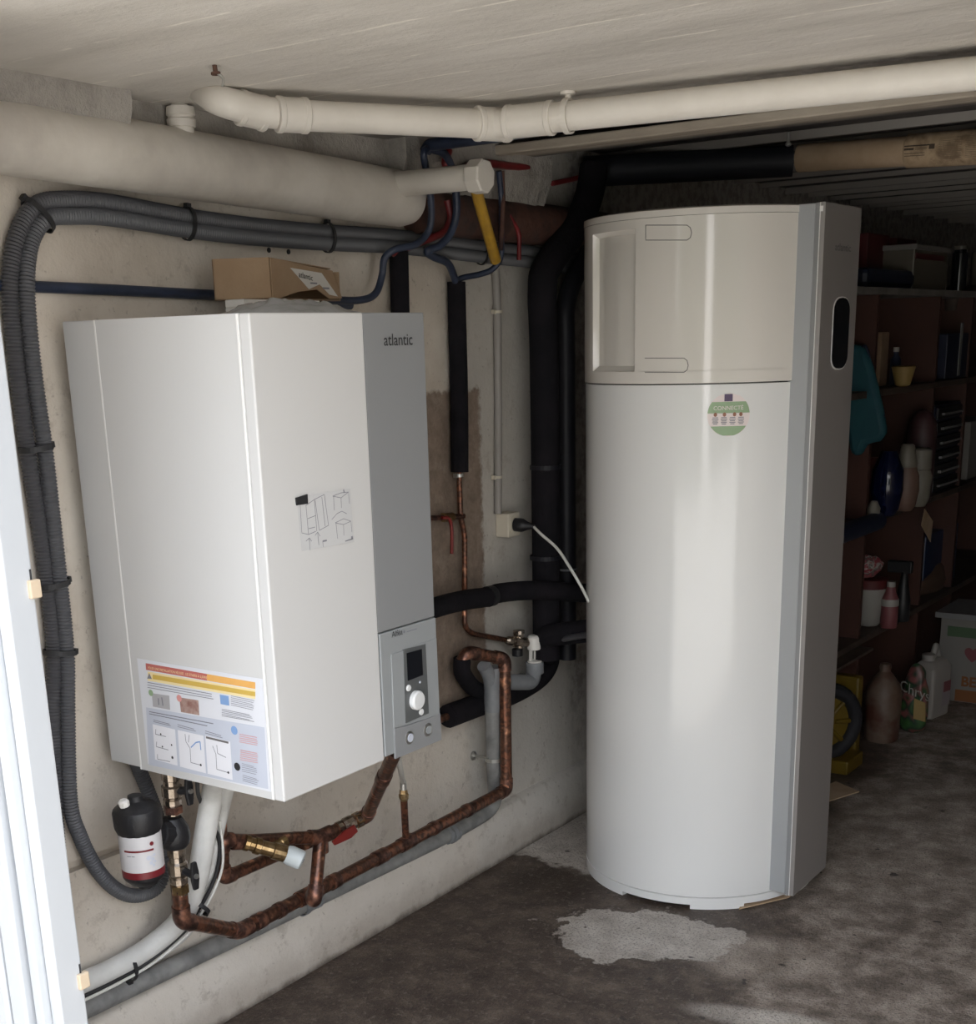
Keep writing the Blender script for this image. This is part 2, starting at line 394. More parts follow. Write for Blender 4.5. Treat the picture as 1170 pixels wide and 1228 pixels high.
# floor
m = mat('floor_concrete', (.1, .09, .08), .75); nb = NB(m)
big = nb.noise(2.6, 6, .62); mid = nb.noise(11, 6, .65); fine = nb.noise(55, 5, .75); grit = nb.noise(150, 3, .7)
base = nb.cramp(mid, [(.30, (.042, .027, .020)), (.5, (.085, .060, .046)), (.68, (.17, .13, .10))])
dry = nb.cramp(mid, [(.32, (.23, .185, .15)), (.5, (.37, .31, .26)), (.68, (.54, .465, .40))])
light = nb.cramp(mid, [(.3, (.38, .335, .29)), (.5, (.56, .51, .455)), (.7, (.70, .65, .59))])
def blob(cx, cy, rx, ry, ang=0, w_=.9, edge=.06):
    c, s_ = math.cos(ang), math.sin(ang)
    dx = nb.m('SUBTRACT', nb.x, cx); dy = nb.m('SUBTRACT', nb.y, cy)
    a = nb.m('DIVIDE', nb.m('ADD', nb.m('MULTIPLY', dx, c), nb.m('MULTIPLY', dy, s_)), rx)
    b_ = nb.m('DIVIDE', nb.m('SUBTRACT', nb.m('MULTIPLY', dy, c), nb.m('MULTIPLY', dx, s_)), ry)
    d = nb.m('SQRT', nb.m('ADD', nb.m('MULTIPLY', a, a), nb.m('MULTIPLY', b_, b_)))
    d = nb.m('ADD', d, nb.m('MULTIPLY', nb.m('SUBTRACT', nb.noise(5.5, 8, .62), .5), w_))
    return nb.m('SUBTRACT', 1, nb.ramp(d, 1-edge, 1+edge))
mx = lambda a, b_: nb.m('MAXIMUM', a, b_)
# dry tan-grey area in the middle of the garage, wet dark along the wall
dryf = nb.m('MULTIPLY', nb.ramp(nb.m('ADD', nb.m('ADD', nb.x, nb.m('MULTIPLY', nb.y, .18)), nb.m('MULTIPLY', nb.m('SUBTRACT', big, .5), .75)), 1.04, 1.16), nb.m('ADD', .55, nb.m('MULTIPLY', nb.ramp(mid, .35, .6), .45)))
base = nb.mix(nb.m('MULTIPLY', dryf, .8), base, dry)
base = nb.mix(nb.m('MULTIPLY', blob(1.02, 2.25, .35, .55, 0, 1.2, .4), .6), base, dry)
base = nb.mix(nb.m('MULTIPLY', blob(.93, 1.22, .16, .12, .6, 1.0, .3), .9), base, dry)
base = nb.mix(nb.m('MULTIPLY', blob(1.05, .93, .16, .05, .2, 1.0, .3), .8), base, light)
base = nb.mix(nb.m('MULTIPLY', blob(.59, 1.20, .225, .165, .5, 2.4, .04), .95), base, light)
base = nb.mix(nb.m('MULTIPLY', blob(.10, 1.70, .28, .22, -.5, 1.2, .05), .9), base, light)
base = nb.mix(nb.m('MULTIPLY', blob(.22, 1.35, .14, .10, 0, .8, .5), .7), base, (.035, .02, .012))
base = nb.mix(nb.m('MULTIPLY', nb.ramp(fine, .52, .66), .38), base, (.34, .30, .26))
base = nb.mix(nb.m('MULTIPLY', nb.ramp(grit, .52, .62), .5), base, (.02, .016, .014))
base = nb.mix(nb.m('MULTIPLY', nb.ramp(nb.noise(20, 2, .4), .70, .74), .8), base, (.02, .016, .014))
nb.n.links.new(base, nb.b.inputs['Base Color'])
rg = nb.n.nodes.new('ShaderNodeMapRange'); nb.lk(dryf, rg.inputs[0]); rg.inputs[3].default_value = .5; rg.inputs[4].default_value = .9
nb.n.links.new(rg.outputs[0], nb.b.inputs['Roughness'])
nb.bump(nb.m('ADD', fine, nb.m('MULTIPLY', grit, .7)), .8, .008)

# ------------------------------------------------------------------ the room
WX = -.04; CZ = 1.96
def gridplane(bm, o, u, v, nu, nv, disp=None):
    vs_ = [[bm.verts.new(o+u*(i/nu)+v*(j/nv)) for j in range(nv+1)] for i in range(nu+1)]
    for i in range(nu):
        for j in range(nv): bm.faces.new((vs_[i][j], vs_[i+1][j], vs_[i+1][j+1], vs_[i][j+1]))
    return vs_
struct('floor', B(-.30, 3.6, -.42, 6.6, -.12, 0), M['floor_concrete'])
zj = P(100, 1034, 'x', WX).z
bm = B(-.30, WX, -.42, .16, -.05, zj-.012); box(bm, -.30, WX-.020, -.42, .16, zj-.012, zj+.010); box(bm, -.30, WX, -.42, .16, zj+.010, 2.2); box(bm, -.30, WX, .16, 6.6, -.05, 2.2)
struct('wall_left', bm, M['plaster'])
# footing along the wall: rounded top
prof = [V(WX-.05, 0, -.02), V(0.0, 0, -.02), V(-.002, 0, .06), V(-.004, 0, .125), V(-.010, 0, .150), V(-.022, 0, .163), V(WX-.05, 0, .168)]
bm = bmesh.new(); N = 60; rows = []
for i in range(N+1):
    y = -.42+i*(7.0/N)
    rows.append([bm.verts.new((p.x+(.005*(mnoise.noise(V(y*5, p.z*9, 3))) if k > 1 else 0), y, p.z+(.006*mnoise.noise(V(y*4, 7, k*.3)) if k > 1 else 0))) for k, p in enumerate(prof)])
for a, b in zip(rows, rows[1:]):
    for k in range(len(prof)):
        j = (k+1) % len(prof); bm.faces.new((a[k], a[j], b[j], b[k]))
bm.faces.new(rows[0][::-1]); bm.faces.new(rows[-1])
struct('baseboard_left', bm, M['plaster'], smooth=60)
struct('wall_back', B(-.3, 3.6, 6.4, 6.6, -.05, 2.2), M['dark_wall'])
struct('wall_right', B(3.35, 3.6, -.42, 6.6, -.05, 2.2), M['plaster'])
# ceiling slab with a broken far edge
bm = bmesh.new(); ys = [-.42, .2, .6, .8]; edge = []
xs = [-.3+3.9*i/70 for i in range(71)]
lo = [[bm.verts.new((x, y, CZ)) for x in xs] for y in ys]
lo.append([bm.verts.new((x, .965+.018*mnoise.noise(V(x*6, 0, 0))+.008*mnoise.noise(V(x*23, 4, 0)), CZ)) for x in xs])
hi = [[bm.verts.new((x, y, 2.2)) for x in xs] for y in (-.42, .965)]
for a, b in zip(lo, lo[1:]):
    for i in range(70): bm.faces.new((a[i], a[i+1], b[i+1], b[i]))
for a, b in ((lo[-1], hi[1]), (hi[1], hi[0]), (hi[0], lo[0])):
    for i in range(70): bm.faces.new((a[i], a[i+1], b[i+1], b[i]))
for i in (0, 70): bm.faces.new([r[i] for r in lo]+[hi[1][i], hi[0][i]])
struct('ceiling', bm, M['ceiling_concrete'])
# haunch under the slab along the left wall
bm = bmesh.new(); rows = []
for i in range(70):
    y = -.42+i*(1.42/69); s_ = 1 if y < .17 else .12
    f = lambda a, b_, q: .010*mnoise.noise(V(y*7, q, 2))*2
    rows.append([bm.verts.new(p) for p in ((WX-.1, y, 1.98), (.085*s_+f(0, 0, 1), y, 1.975), (.080*s_+f(0, 0, 2), y, 1.925), (.058*s_+f(0, 0, 5), y, 1.87+f(0, 0, 3)*.5), (WX-.1, y, 1.85))])
for a, b in zip(rows, rows[1:]):
    for k in range(5): bm.faces.new((a[k], a[(k+1) % 5], b[(k+1) % 5], b[k]))
bm.faces.new(rows[0][::-1]); bm.faces.new(rows[-1])
struct('trim_1', bm, M['haunch_concrete'], smooth=60)
# recess, cream timber beam and dark boarded ceiling beyond
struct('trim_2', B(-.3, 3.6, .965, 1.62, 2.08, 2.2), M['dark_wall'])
o = struct('trim_3', B(-.3, 3.6, 1.37, 1.40, 1.957, 1.98), M['beam_cream'], bevel=.004)
for k, (a, b_, z) in enumerate(((1.405, 1.445, 1.965), (1.45, 1.56, 1.972), (1.565, 1.62, 1.985))):
    q = link('board', B(-.3, 3.6, a, b_, z-.004, z+.02), M['beam_cream'], o, bevel=.003)
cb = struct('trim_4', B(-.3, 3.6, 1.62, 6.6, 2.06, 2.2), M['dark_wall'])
y = 1.64; me = None
while y < 6.4:
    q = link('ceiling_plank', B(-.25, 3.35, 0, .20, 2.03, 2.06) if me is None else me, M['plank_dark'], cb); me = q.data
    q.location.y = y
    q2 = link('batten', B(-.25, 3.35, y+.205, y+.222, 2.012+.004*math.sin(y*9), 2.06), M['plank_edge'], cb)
    y += .235
# front of the garage: lintel, right pier, driveway, white door post on the left
struct('wall_front', B(-.6, 4.2, -.60, -.42, 1.965, 2.9), M['render_white'])
struct('trim_5', B(3.25, 4.2, -.60, -.42, -.05, 2.04), M['render_white'])
struct('trim_6', B(-20, 20, -20, -.42, -.14, -.02), M['driveway'])
mat('unseen_hedge', (.03, .045, .02), .9, var=[(.05, .07, .03)], vs_=9, bump=.5)
struct('added_hedge', box(B(-4, 4.4, -9.6, -9, -.02, 3.0), 6.0, 16, -9.6, -9, -.02, 3.0), M['unseen_hedge'])  # unseen greenery added to shape the bright bands mirrored in the tank
struct('trim_8', B(-.30, .20, -5.0, -.51, -.05, 2.4), M['render_white'])
pf = [P(88, 1228, 'y', -.45).x]
XE = pf[0]
fr = struct('door_1', B(XE-.028, XE, -.47, -.42, -.02, 2.04), M['frame_white'], bevel=.003)
link('door_stile', B(XE-.050, XE-.030, -.485, -.43, -.02, 2.04), M['frame_white'], fr, bevel=.003)
link('door_stile', B(XE-.100, XE-.060, -.495, -.44, -.02, 2.04), M['frame_white'], fr, bevel=.004)
link('door_seal', B(XE-.062, XE-.048, -.475, -.43, -.02, 2.04), M['ink_grey'], fr)
link('door_panel', B(XE-.40, XE-.104, -.500, -.445, -.02, 2.04), M['frame_white'], fr, bevel=.006)
for py in (706, 1172):
    c = P(34 if py < 800 else 86, py, 'y', -.425)
    h = link('door_hinge', B(XE-.004, XE+.007, -.432, -.412, c.z-.014, c.z+.014), M['beige_metal'], fr, bevel=.002)
    link('hinge_pin', lathe(bmesh.new(), V(XE-.0005, -.424, c.z+.014), (0, 0, 1), [(0, .002), (.016, .002)], 8), M['ink_black'], h)

# ------------------------------------------------------------------ wall boiler (indoor unit)
bx0, bx1, by0, by1, bz0, bz1 = .0154, .4906, 0., .4751, .7127, 1.5627
bo = thing('wall_boiler', 'large white wall-hung boiler with a grey control strip, on the left wall', 'boiler', (.25, .24, bz0))
link('body', B(bx0+.05, bx1-.026, by0+.001, by1-.001, bz0+.004, bz1-.003), M['boiler_white'], bo, bevel=.003)
link('wall_bracket', B(WX, bx0+.001, by0+.06, by1-.06, bz0+.1, bz1-.08), M['steel'], bo)
ya = P(448, 640, 'x', bx1).y
# near side: rear strip, seam, main side panel
link('rear_panel', B(bx0, .104, by0-.0, by1, bz0+.003, bz1), M['boiler_white'], bo, bevel=.002)
link('side_panel', B(.107, bx1-.0246, by0-.0008, by0+.006, bz0, bz1), M['boiler_white'], bo)
link('edge_strip', B(bx1-.0290, bx1-.0262, by0-.0030, by0+.002, bz0+.001, bz1-.001), M['edge_light'], bo)
link('seam_strip', B(.1035, .1075, by0-.0012, by0+.004, bz0, bz1), M['edge_light'], bo)
link('front_door', B(bx1-.0245, bx1, by0-.0012, ya-.001, bz0, bz1), M['boiler_white'], bo, bevel=.003)
zc = P(495, 748, 'x', bx1).z
link('grey_front_panel', B(bx1-.024, bx1-.002, ya+.001, by1, zc+.001, bz1), M['panel_grey'], bo, bevel=.002)
cp = link('control_panel', B(bx1-.024, bx1+.001, ya+.002, by1, bz0+.006, zc-.001), M['control_grey'], bo, bevel=.002)
link('top_panel', B(.104, bx1-.026, by0, by1, bz1-.004, bz1), M['boiler_white'], bo)
fx = lambda e=0.0: (lambda u, v: V(bx1+.0012+e, u, v))
def fq(pts, e=0.): return [(P(a, b_, 'x', bx1).y, P(a, b_, 'x', bx1).z) for a, b_ in pts]
def slab(name, pts, m_, par, th, x0=None, bevel=0):
    q = fq(pts); x_ = bx1+.0005 if x0 is None else x0
    return link(name, prism(bmesh.new(), [V(x_, a, b_) for a, b_ in q], V(th, 0, 0)), m_, par, bevel=bevel)
slab('trim_plate', [(468, 785), (522, 765), (526, 857), (471, 873)], M['control_grey'], cp, .0025, bevel=.001)
slab('lower_plate', [(471, 873), (486, 870), (506, 863), (526, 855), (527.5, 887), (472, 910)], M['panel_grey'], cp, .004, bevel=.001)
scr = slab('display_plate', [(482, 779), (508, 772), (512, 855), (484.5, 867)], mat('plate_dark', (.10, .105, .105), .4), cp, .0042)
slab('display_screen', [(485, 783), (503, 778), (504.5, 809), (486.5, 816)], M['dark_glass'], cp, .0052)
def knob(name, px, py, rpx, m_, h=.006, par=cp, ring=None):
    c = P(px, py, 'x', bx1+.004); r = rpx*MPP(c)
    return LA(name, c, (1, 0, 0), [(-.002, r), (h*.7, r), (h, r*.85), (h+.0005, r*.2)], m_, par)
knob('dial', 497.6, 839.3, 11.8, M['button_white'], .012)
knob('button', 489, 825, 4.0, M['button_white'], .004); knob('button', 504.2, 853.5, 4.0, M['button_white'], .004)
knob('indicator', 503, 818, 1.5, M['film_grey'], .002)
for a, b_ in ((490.5, 884.5), (512.5, 875)):
    g = knob('gauge', a, b_, 8.2, M['steel'], .003); c = P(a, b_, 'x', bx1+.004)
    LA('gauge_face', c+V(.003, 0, 0), (1, 0, 0), [(0, .0088), (.0012, .0086)], M['film_grey'] if a < 500 else M['control_grey'], g)
def tmap(px, py, e=.0015):
    o = P(px, py, 'x', bx1-.0005); return lambda u, v: V(bx1-.0005+e, o.y+u, o.z+v)
textmesh('lettering', 'atlantic', .0305, tmap(460.5, 414.5, -.0005), M['ink_black'], bo, sx=1.0, bold=.0001)
textmesh('lettering', 'Alféa', .017, tmap(468.5, 764.5, .0025), M['ink_black'], bo)
many('fine_print', tmap(482, 760, .0025), [rectp(0.012, .001, .045, .0026), [(0.004+.003*math.cos(k), .0035+.003*math.sin(k)) for k in [i*.785 for i in range(8)]]], M['ink_grey'], bo)
# instruction sheet on the near side
def sm(e): return lambda u, v: V(u, by0-.0012-e, v)
sh = link('instruction_sheet', B(.128, .459, by0-.0017, by0-.0009, .728, .941), M['film'], bo)
def sp2(px, py): q = P(px, py, 'y', by0); return q.x, q.z
bar = lambda pts: [sp2(*p) for p in pts]
many('print_block', sm(.0008), [bar([(175.5, 795), (249, 808), (249, 816), (176, 803)])], M['print_red'], sh)
many('print_block', sm(.00081), [bar([(249, 808), (307, 818), (307, 826), (249, 816)])], M['print_orange'], sh)
many('print_block', sm(.00082), [bar([(178, 805), (307, 827), (307, 838), (178, 816)])], M['print_pale_yellow'], sh)
many('print_block', sm(.0010), [bar([(184, 808.5), (307, 829.5), (307, 835), (184, 814)])], M['print_yellow'], sh)
many('warning_sign', sm(.0012), [bar([(180, 806.5), (183.3, 814), (177.5, 813.5)])], M['ink_grey'], sh)
o0 = sp2(178.5, 800.6); o1 = sp2(300, 821.5); L_ = o1[0]-o0[0]
textmesh('lettering', 'POUR UNE INSTALLATION RÉUSSIE : LES ÉTAPES À SUIVRE', .0072, lambda u, v: V(o0[0]+u, by0-.0022, o0[1]+v-.002+(o1[1]-o0[1])*u/L_), M['print_pale_yellow'], sh, sx=.86)
many('print_block', sm(.0008), [bar([(176, 848), (318, 872), (322.5, 946), (179.5, 917)])], M['film_grey'], sh)
many('print_panel', sm(.0011), [bar([(184, 868), (211, 874.5), (214, 918), (187, 910.5)])], M['film_white'], sh)
many('print_panel', sm(.0011), [bar([(214, 875), (245, 882), (248, 927), (217, 919)])], M['film_white'], sh)
many('print_panel', sm(.0011), [bar([(247, 881.5), (277, 889), (280, 935), (250, 927.5)])], M['film_white'], sh)
many('picture', sm(.0011), [bar([(183, 831), (204, 834), (205, 851), (184.5, 847)])], mat('photo_grey', (.42, .41, .42), .5), sh)
many('picture', sm(.0011), [bar([(216, 836), (239, 839.5), (240, 857.5), (218, 853.5)])], mat('photo_pink', (.50, .38, .33), .5, var=[(.25, .12, .1)], vs_=40), sh)
many('picture', sm(.0011), [bar([(264.5, 832.5), (275, 834.5), (276, 846), (265.5, 844)])], M['print_blue'], sh)
def disc(px, py, r, k=14):
    c = sp2(px, py); return [(c[0]+r*math.cos(6.2832*i/k), c[1]+r*math.sin(6.2832*i/k)) for i in range(k)]
many('mark', sm(.0014), [disc(182, 830.5, .0065)], M['print_green'], sh); many('mark', sm(.0014), [disc(216, 837, .007)], M['print_pink'], sh)
many('mark', sm(.0014), [disc(282, 875.5, .0085)], M['print_blue'], sh); many('mark', sm(.0014), [disc(285.5, 919, .008)], M['ink_black'], sh)
many('mark', sm(.0016), [disc(242, 917, .0025), disc(275, 926, .0025), disc(208, 908, .003), disc(207, 893, .002), disc(194, 880, .002), disc(196, 895, .002)], M['ink_black'], sh)
def tl(px0, py0, px1, py1, n, dy, wob=.0, th=.9):
    out = []
    for i in range(n):
        a = sp2(px0, py0+i*dy); b_ = sp2(px1-(random.random()*wob*(px1-px0)), py1+i*dy); out.append(line_poly(a[0], a[1], b_[0], b_[1], th*.0013))
    return out
many('fine_print', sm(.0013), tl(178, 818, 255, 832, 2, 3)+tl(178, 824, 257, 838, 1, 3)+tl(180, 853, 258, 867.5, 2, 2.6, .2, 1.3)+tl(185, 863, 206, 868, 2, 2, .2)+tl(214, 868.5, 236, 874, 2, 2.5, .2)+tl(247, 876, 268, 882, 2, 2.5, .2)
     + tl(278, 834, 306, 840, 6, 2.2, .1, .7)+tl(267, 850, 306, 857, 5, 2, .15, .7)+tl(291, 915, 310, 919, 5, 2.3, .3, .7)+tl(292, 929, 312, 934, 4, 2.2, .2, .7), M['ink_grey'], sh)
many('fine_print', sm(.0013), tl(288, 880, 310, 884, 5, 2.3, .1)+tl(289, 899, 311, 903, 6, 2.3, .1), M['print_pink'], sh)
many('print_block', sm(.0013), [bar([(248, 882.5), (275, 889), (275, 891.5), (248, 885)])], M['ink_faint'], sh)
def sline(pts, wd=.0013): return [line_poly(*sp2(*a), *sp2(*b_), wd) for a, b_ in zip(pts, pts[1:])]
many('drawing', sm(.0013), sline([(188, 874), (187.5, 880), (200, 883)])+sline([(189, 889), (188.5, 895), (203, 899)])+sline([(190, 904), (190, 910), (205, 913)])+sline([(223, 880), (224, 889), (229, 897), (230, 914), (241, 917)])
     + sline([(228, 881), (227, 890)])+sline([(256, 894), (260, 904), (261, 922), (274, 926)])+sline([(261, 893), (262, 903), (272, 908)])+sline([(191, 837), (191.5, 845)], .003)+sline([(195, 836), (196.5, 846)], .003), M['ink_grey'], sh)
many('drawing', sm(.0014), sline([(230, 896), (236, 890), (241, 889), (242, 899)], .0025), M['print_blue'], sh)
# diagram sticker on the door
dg = patch('diagram_sticker', fx(0), fq([(355, 596), (419, 586), (424, 650), (361, 661)]), mat('clear_film', (.60, .60, .60), .25), bo)
def dl(pts, wd=.0011): return [line_poly(*fq([a])[0], *fq([b_])[0], wd) for a, b_ in zip(pts, pts[1:])]
ln = dl([(359, 605), (361, 639), (369, 641), (378, 637)])+dl([(366, 606), (369, 641)])+dl([(366, 606), (376, 599), (379, 637)])+dl([(376, 599), (388, 593), (393, 630), (382, 636), (377, 600)])+dl([(368, 622), (378, 618)])+dl([(369, 634), (377, 632)])
ln += dl([(385, 596), (389, 631)])+dl([(398, 595), (408, 591), (417, 590), (408, 597), (398, 595)])+dl([(399, 595), (400, 612)])+dl([(408, 597), (408.5, 609)])+dl([(417, 591), (418, 604)])+dl([(411, 587), (412, 591)], .003)
ln += dl([(397, 623), (403, 616), (409, 613), (415, 616)])+dl([(401, 627), (411, 622), (420, 625), (411, 629), (401, 627)])+dl([(402, 628), (404, 646)])+dl([(411, 629), (411.5, 642)])+dl([(420, 626), (421, 638)])
ln += dl([(366, 649), (370, 645), (373, 649)])+dl([(370, 646), (371, 660)])+dl([(377, 642), (380, 638), (383, 643)])+dl([(380, 638), (381.5, 654)])+dl([(386, 649), (391, 648)], .003)+dl([(386, 649), (387, 656)])+dl([(413, 649), (422, 646)], .002)+dl([(421, 643), (421.5, 647)], .005)
many('drawing', fx(.0004), ln, M['ink_grey'], bo)
slab('black_tab', [(353.5, 597), (367.5, 592.5), (368, 604), (354.5, 606)], M['ink_black'], bo, .0022)
LA('door_screw', V(bx1-.012, by0+.012, bz0+.001), (0, 0, -1), [(0, .004), (.004, .004), (.006, .002)], M['steel'], bo, 10)

# ------------------------------------------------------------------ tank water heater
HX, HY, HR = .51, 1.702, .331
SZ = 1.3936; HT = 1.797
wh = thing('water_heater', 'tall white cylindrical hot water tank with grey column, standing on the floor', 'water heater', (HX, HY, 0))
def cyl(px, py, r=HR):
    d = FW+RT*((px-CX)/F)-UP*((py-CY)/F); ox, oy = CAM.x-HX, CAM.y-HY
    a = d.x**2+d.y**2; b_ = 2*(ox*d.x+oy*d.y); c = ox*ox+oy*oy-r*r; D = b_*b_-4*a*c
    if D < 0: D = 0
    t = (-b_-math.sqrt(D))/(2*a); q = CAM+d*t; return math.atan2(q.y-HY, q.x-HX), q.z
def cp_(th, z, r): return V(HX+r*math.cos(th), HY+r*math.sin(th), z)
LA('tank_casing', V(HX, HY, 0), (0, 0, 1), [(.034, HR-.004), (.036, HR), (SZ-.004, HR), (SZ-.003, HR-.004)], M['white_enamel'], wh, 160)
LA('base_ring', V(HX, HY, 0), (0, 0, 1), [(.012, HR-.006), (.013, HR+.001), (.0325, HR+.001), (.0335, HR-.005)], M['white_enamel'], wh, 160)
LA('seam', V(HX, HY, 0), (0, 0, 1), [(SZ-.01, HR-.006), (SZ+.01, HR-.006)], M['seam_dark'], wh, 120)
LA('seam', V(HX, HY, 0), (0, 0, 1), [(.03, HR-.0045), (.04, HR-.0045)], M['seam_dark'], wh, 120)
for a0, a1 in ((-2.6, cyl(746, 1068)[0]), (cyl(827, 1086)[0], cyl(892, 1086)[0]), (-.3, .5), (1.2, 2.6)):
    pts = [cp_(a0+(a1-a0)*i/14, 0, HR) for i in range(15)]+[cp_(a1-(a1-a0)*i/14, 0, HR-.06) for i in range(15)]
    link('foot', prism(bmesh.new(), pts, V(0, 0, .0125)), M['white_enamel'], wh)
# upper cover with a recessed grip panel
t0, t1 = cyl(712, 400)[0], cyl(762, 400)[0]; zt_, zb_ = cyl(740, 277)[1], cyl(740, 446)[1]
ths = sorted([-math.pi+2*math.pi*i/170 for i in range(170)]+[t0, t0+.008, t1-.002, t1])
zs = [SZ-.001, SZ, SZ+.03, zb_, zb_+.014, (zb_+zt_)/2, zt_-.010, zt_, HT-.028, HT-.02]
bm = bmesh.new(); G = []
for z in zs:
    row = []
    for t in ths:
        r = HR+.003
        if t0+.004 < t < t1-.001 and zb_+.007 < z < zt_-.005: r -= .017
        if z < SZ: r -= .004
        row.append(bm.verts.new(cp_(t, z, r)))
    G.append(row)
for a, b in zip(G, G[1:]):
    for k in range(len(ths)): bm.faces.new((a[k], a[(k+1) % len(ths)], b[(k+1) % len(ths)], b[k]))
link('upper_cover', bm, M['cover_warm_lit'], wh, smooth=25)
LA('top_lid', V(HX, HY, 0), (0, 0, 1), [(HT-.020, HR-.002), (HT-.019, HR+.0045), (HT-.004, HR+.004), (HT, HR-.004), (HT+.002, HR-.05)], M['cover_warm_lit'], wh, 160, 25)
def tabline(x0, x1, y0, y1, shut):
    r = (y1-y0)/2; pts = [(x0, y0), (x1-r*.6, y0), (x1-r*.15, y0+r*.35), (x1, y0+r), (x1-r*.15, y1-r*.35), (x1-r*.6, y1), (x0, y1)]
    if shut: pts.append((x0, y0))
    c = []
    for (a, b_), (c_, d) in zip(pts, pts[1:]):
        for k in range(6): c.append((a+(c_-a)*k/6, b_+(d-b_)*k/6))
    c.append(pts[-1])
    tube('tab_outline', [cp_(*cyl(a, b_, HR+.003), HR+.0028) for a, b_ in c], .0010, M['ink_faint'], wh, mode='none', seg=6)
tabline(774, 829, 270, 288, True); tabline(773, 825, 429.5, 446.5, False)
# column
c0 = V(.70, 1.548); cb0 = 1.542
CXF = P(973, 614, 'y', cb0).x; XS_ = P(961.5, 614, 'y', cb0).x; cb1 = P(1012.5, 614, 'x', CXF).y
zt2 = P(991, 242, 'y', cb0).z
ZB = max(.02, P(948, 1073, 'y', cb0).z)
def colp(pts, z0, z1): return prism(bmesh.new(), [V(a, b_, z0) for a, b_ in pts], V(0, 0, z1-z0))
link('column_body', colp([(.60, cb0+.004), (.77, cb0+.002), (XS_-.003, cb0), (XS_, cb0+.003), (XS_, cb1), (.60, cb1)], ZB, zt2-.001), M['column_grey'], wh)
link('column_side_trim', colp([(XS_-.001, cb0+.001), (CXF-.013, cb0-.004), (CXF-.013, cb1+.005), (XS_-.001, cb1)], ZB-.002, zt2), mat('column_trim', (.27, .275, .275), .5), wh)
link('column_edge', colp([(CXF-.0128, cb0-.0045), (CXF-.0112, cb0-.0045), (CXF-.0112, cb1+.0055), (CXF-.0128, cb1+.0055)], ZB-.002, zt2+.0005), M['edge_light'], wh)
cf = link('column_front', colp([(CXF-.011, cb0-.004), (CXF, cb0-.003), (CXF, cb1+.004), (CXF-.011, cb1+.005)], ZB-.002, zt2+.0005), M['column_front'], wh, bevel=.0012)
XF = CXF
a_, b_ = P(997, 400, 'x', XF), P(1017, 400, 'x', XF); yc = (a_.y+b_.y)/2; hw = (b_.y-a_.y)*.46
def stadium(yc, z0, z1, r, n=10, rz=.030): return [(yc+r*.55*math.copysign(abs(math.cos(i*math.pi/n))**.6, math.cos(i*math.pi/n))+r*.45*math.cos(i*math.pi/n), z1-rz+rz*math.sin(i*math.pi/n)) for i in range(n+1)]+[(yc-r*.55*math.copysign(abs(math.cos(i*math.pi/n))**.6, math.cos(i*math.pi/n))-r*.45*math.cos(i*math.pi/n), z0+rz-rz*math.sin(i*math.pi/n)) for i in range(n+1)]
z1_, z0_ = P(1007, 357, 'x', XF).z, P(1006, 442, 'x', XF).z
link('display_rim', prism(bmesh.new(), [V(XF-.002, a, b) for a, b in stadium(yc, z0_-.003, z1_+.003, hw+.003)], V(.003, 0, 0)), M['edge_light'], cf)
link('display_window', prism(bmesh.new(), [V(XF-.001, a, b) for a, b in stadium(yc, z0_, z1_, hw)], V(.0035, 0, 0)), M['dark_glass'], cf)
q = P(1001, 300, 'x', XF+.001); textmesh('lettering', 'atlantic', .024, lambda u, v: V(XF+.0008, q.y+u, q.z+v), mat('ink_column', (.13, .125, .125), .5), wh, sx=(P(1023, 300, 'x', XF).y-q.y)/.082, bold=.0003)
c = P(985, 250, 'y', cb0-.004); link('light_sensor', B(c.x-.004, c.x+.004, cb0-.0065, cb0-.001, c.z-.006, c.z+.006), M['edge_light'], wh)
# round sticker
tc_, zc_ = cyl(873.5, 497.5); SR = 25.5*MPP(cp_(tc_, zc_, HR))*1.0
def cm(e): return lambda u, v: cp_(tc_+u/HR, zc_+v, HR+.0006+e)
def seg_poly(v0, v1, R, n=12):
    f = lambda v: math.sqrt(max(R*R-v*v, 0)); L = [v0+(v1-v0)*i/n for i in range(n+1)]
    return [(f(v), v) for v in L]+[(-f(v), v) for v in reversed(L)]
def bands(name, v0, v1, R, m_, e, par, n=16):
    bm = bmesh.new(); f = lambda v: math.sqrt(max(R*R-v*v, 0)); mp = cm(e)
    for i in range(n):
        a, b = v0+(v1-v0)*i/n, v0+(v1-v0)*(i+1)/n
        for k in range(10):
            bm.faces.new([bm.verts.new(mp(f(z)*s, z)) for s, z in ((-1+.2*k, a), (-.8+.2*k, a), (-.8+.2*k, b), (-1+.2*k, b))])
    return link(name, bm, m_, par)
st = bands('round_sticker', -SR, SR, SR, M['sticker_white'], 0, wh)
bands('print_band', .08*SR, .60*SR, SR*.99, M['print_green'], .0005, st); bands('print_band', -.95*SR, -.52*SR, SR*.98, M['print_green'], .0005, st)
many('print_mark', cm(.001), [rectp(-.22*SR, .62*SR, .16*SR, .95*SR)], M['print_purple'], st)
textmesh('lettering', 'CONNECTÉ', SR*.26, lambda u, v: cm(.0012)(u-.02*SR, v+.23*SR), M['sticker_white'], st, align='CENTER')
many('print_mark', cm(.001), [[(cx_*SR+.085*SR*math.cos(k*.785), .02*SR+.1*SR*math.sin(k*.785)) for k in range(8)] for cx_ in (-.62, -.2, .27, .57)], M['print_brown'], st)
many('fine_print', cm(.001), [rectp(cx_*SR-w_*SR, v*SR, cx_*SR+w_*SR, v*SR+.035*SR) for cx_ in (-.62, -.22, .18, .58) for v, w_ in ((-.14, .13), (-.22, .15), (-.29, .12), (-.36, .14), (-.43, .10))], M['ink_grey'], st)

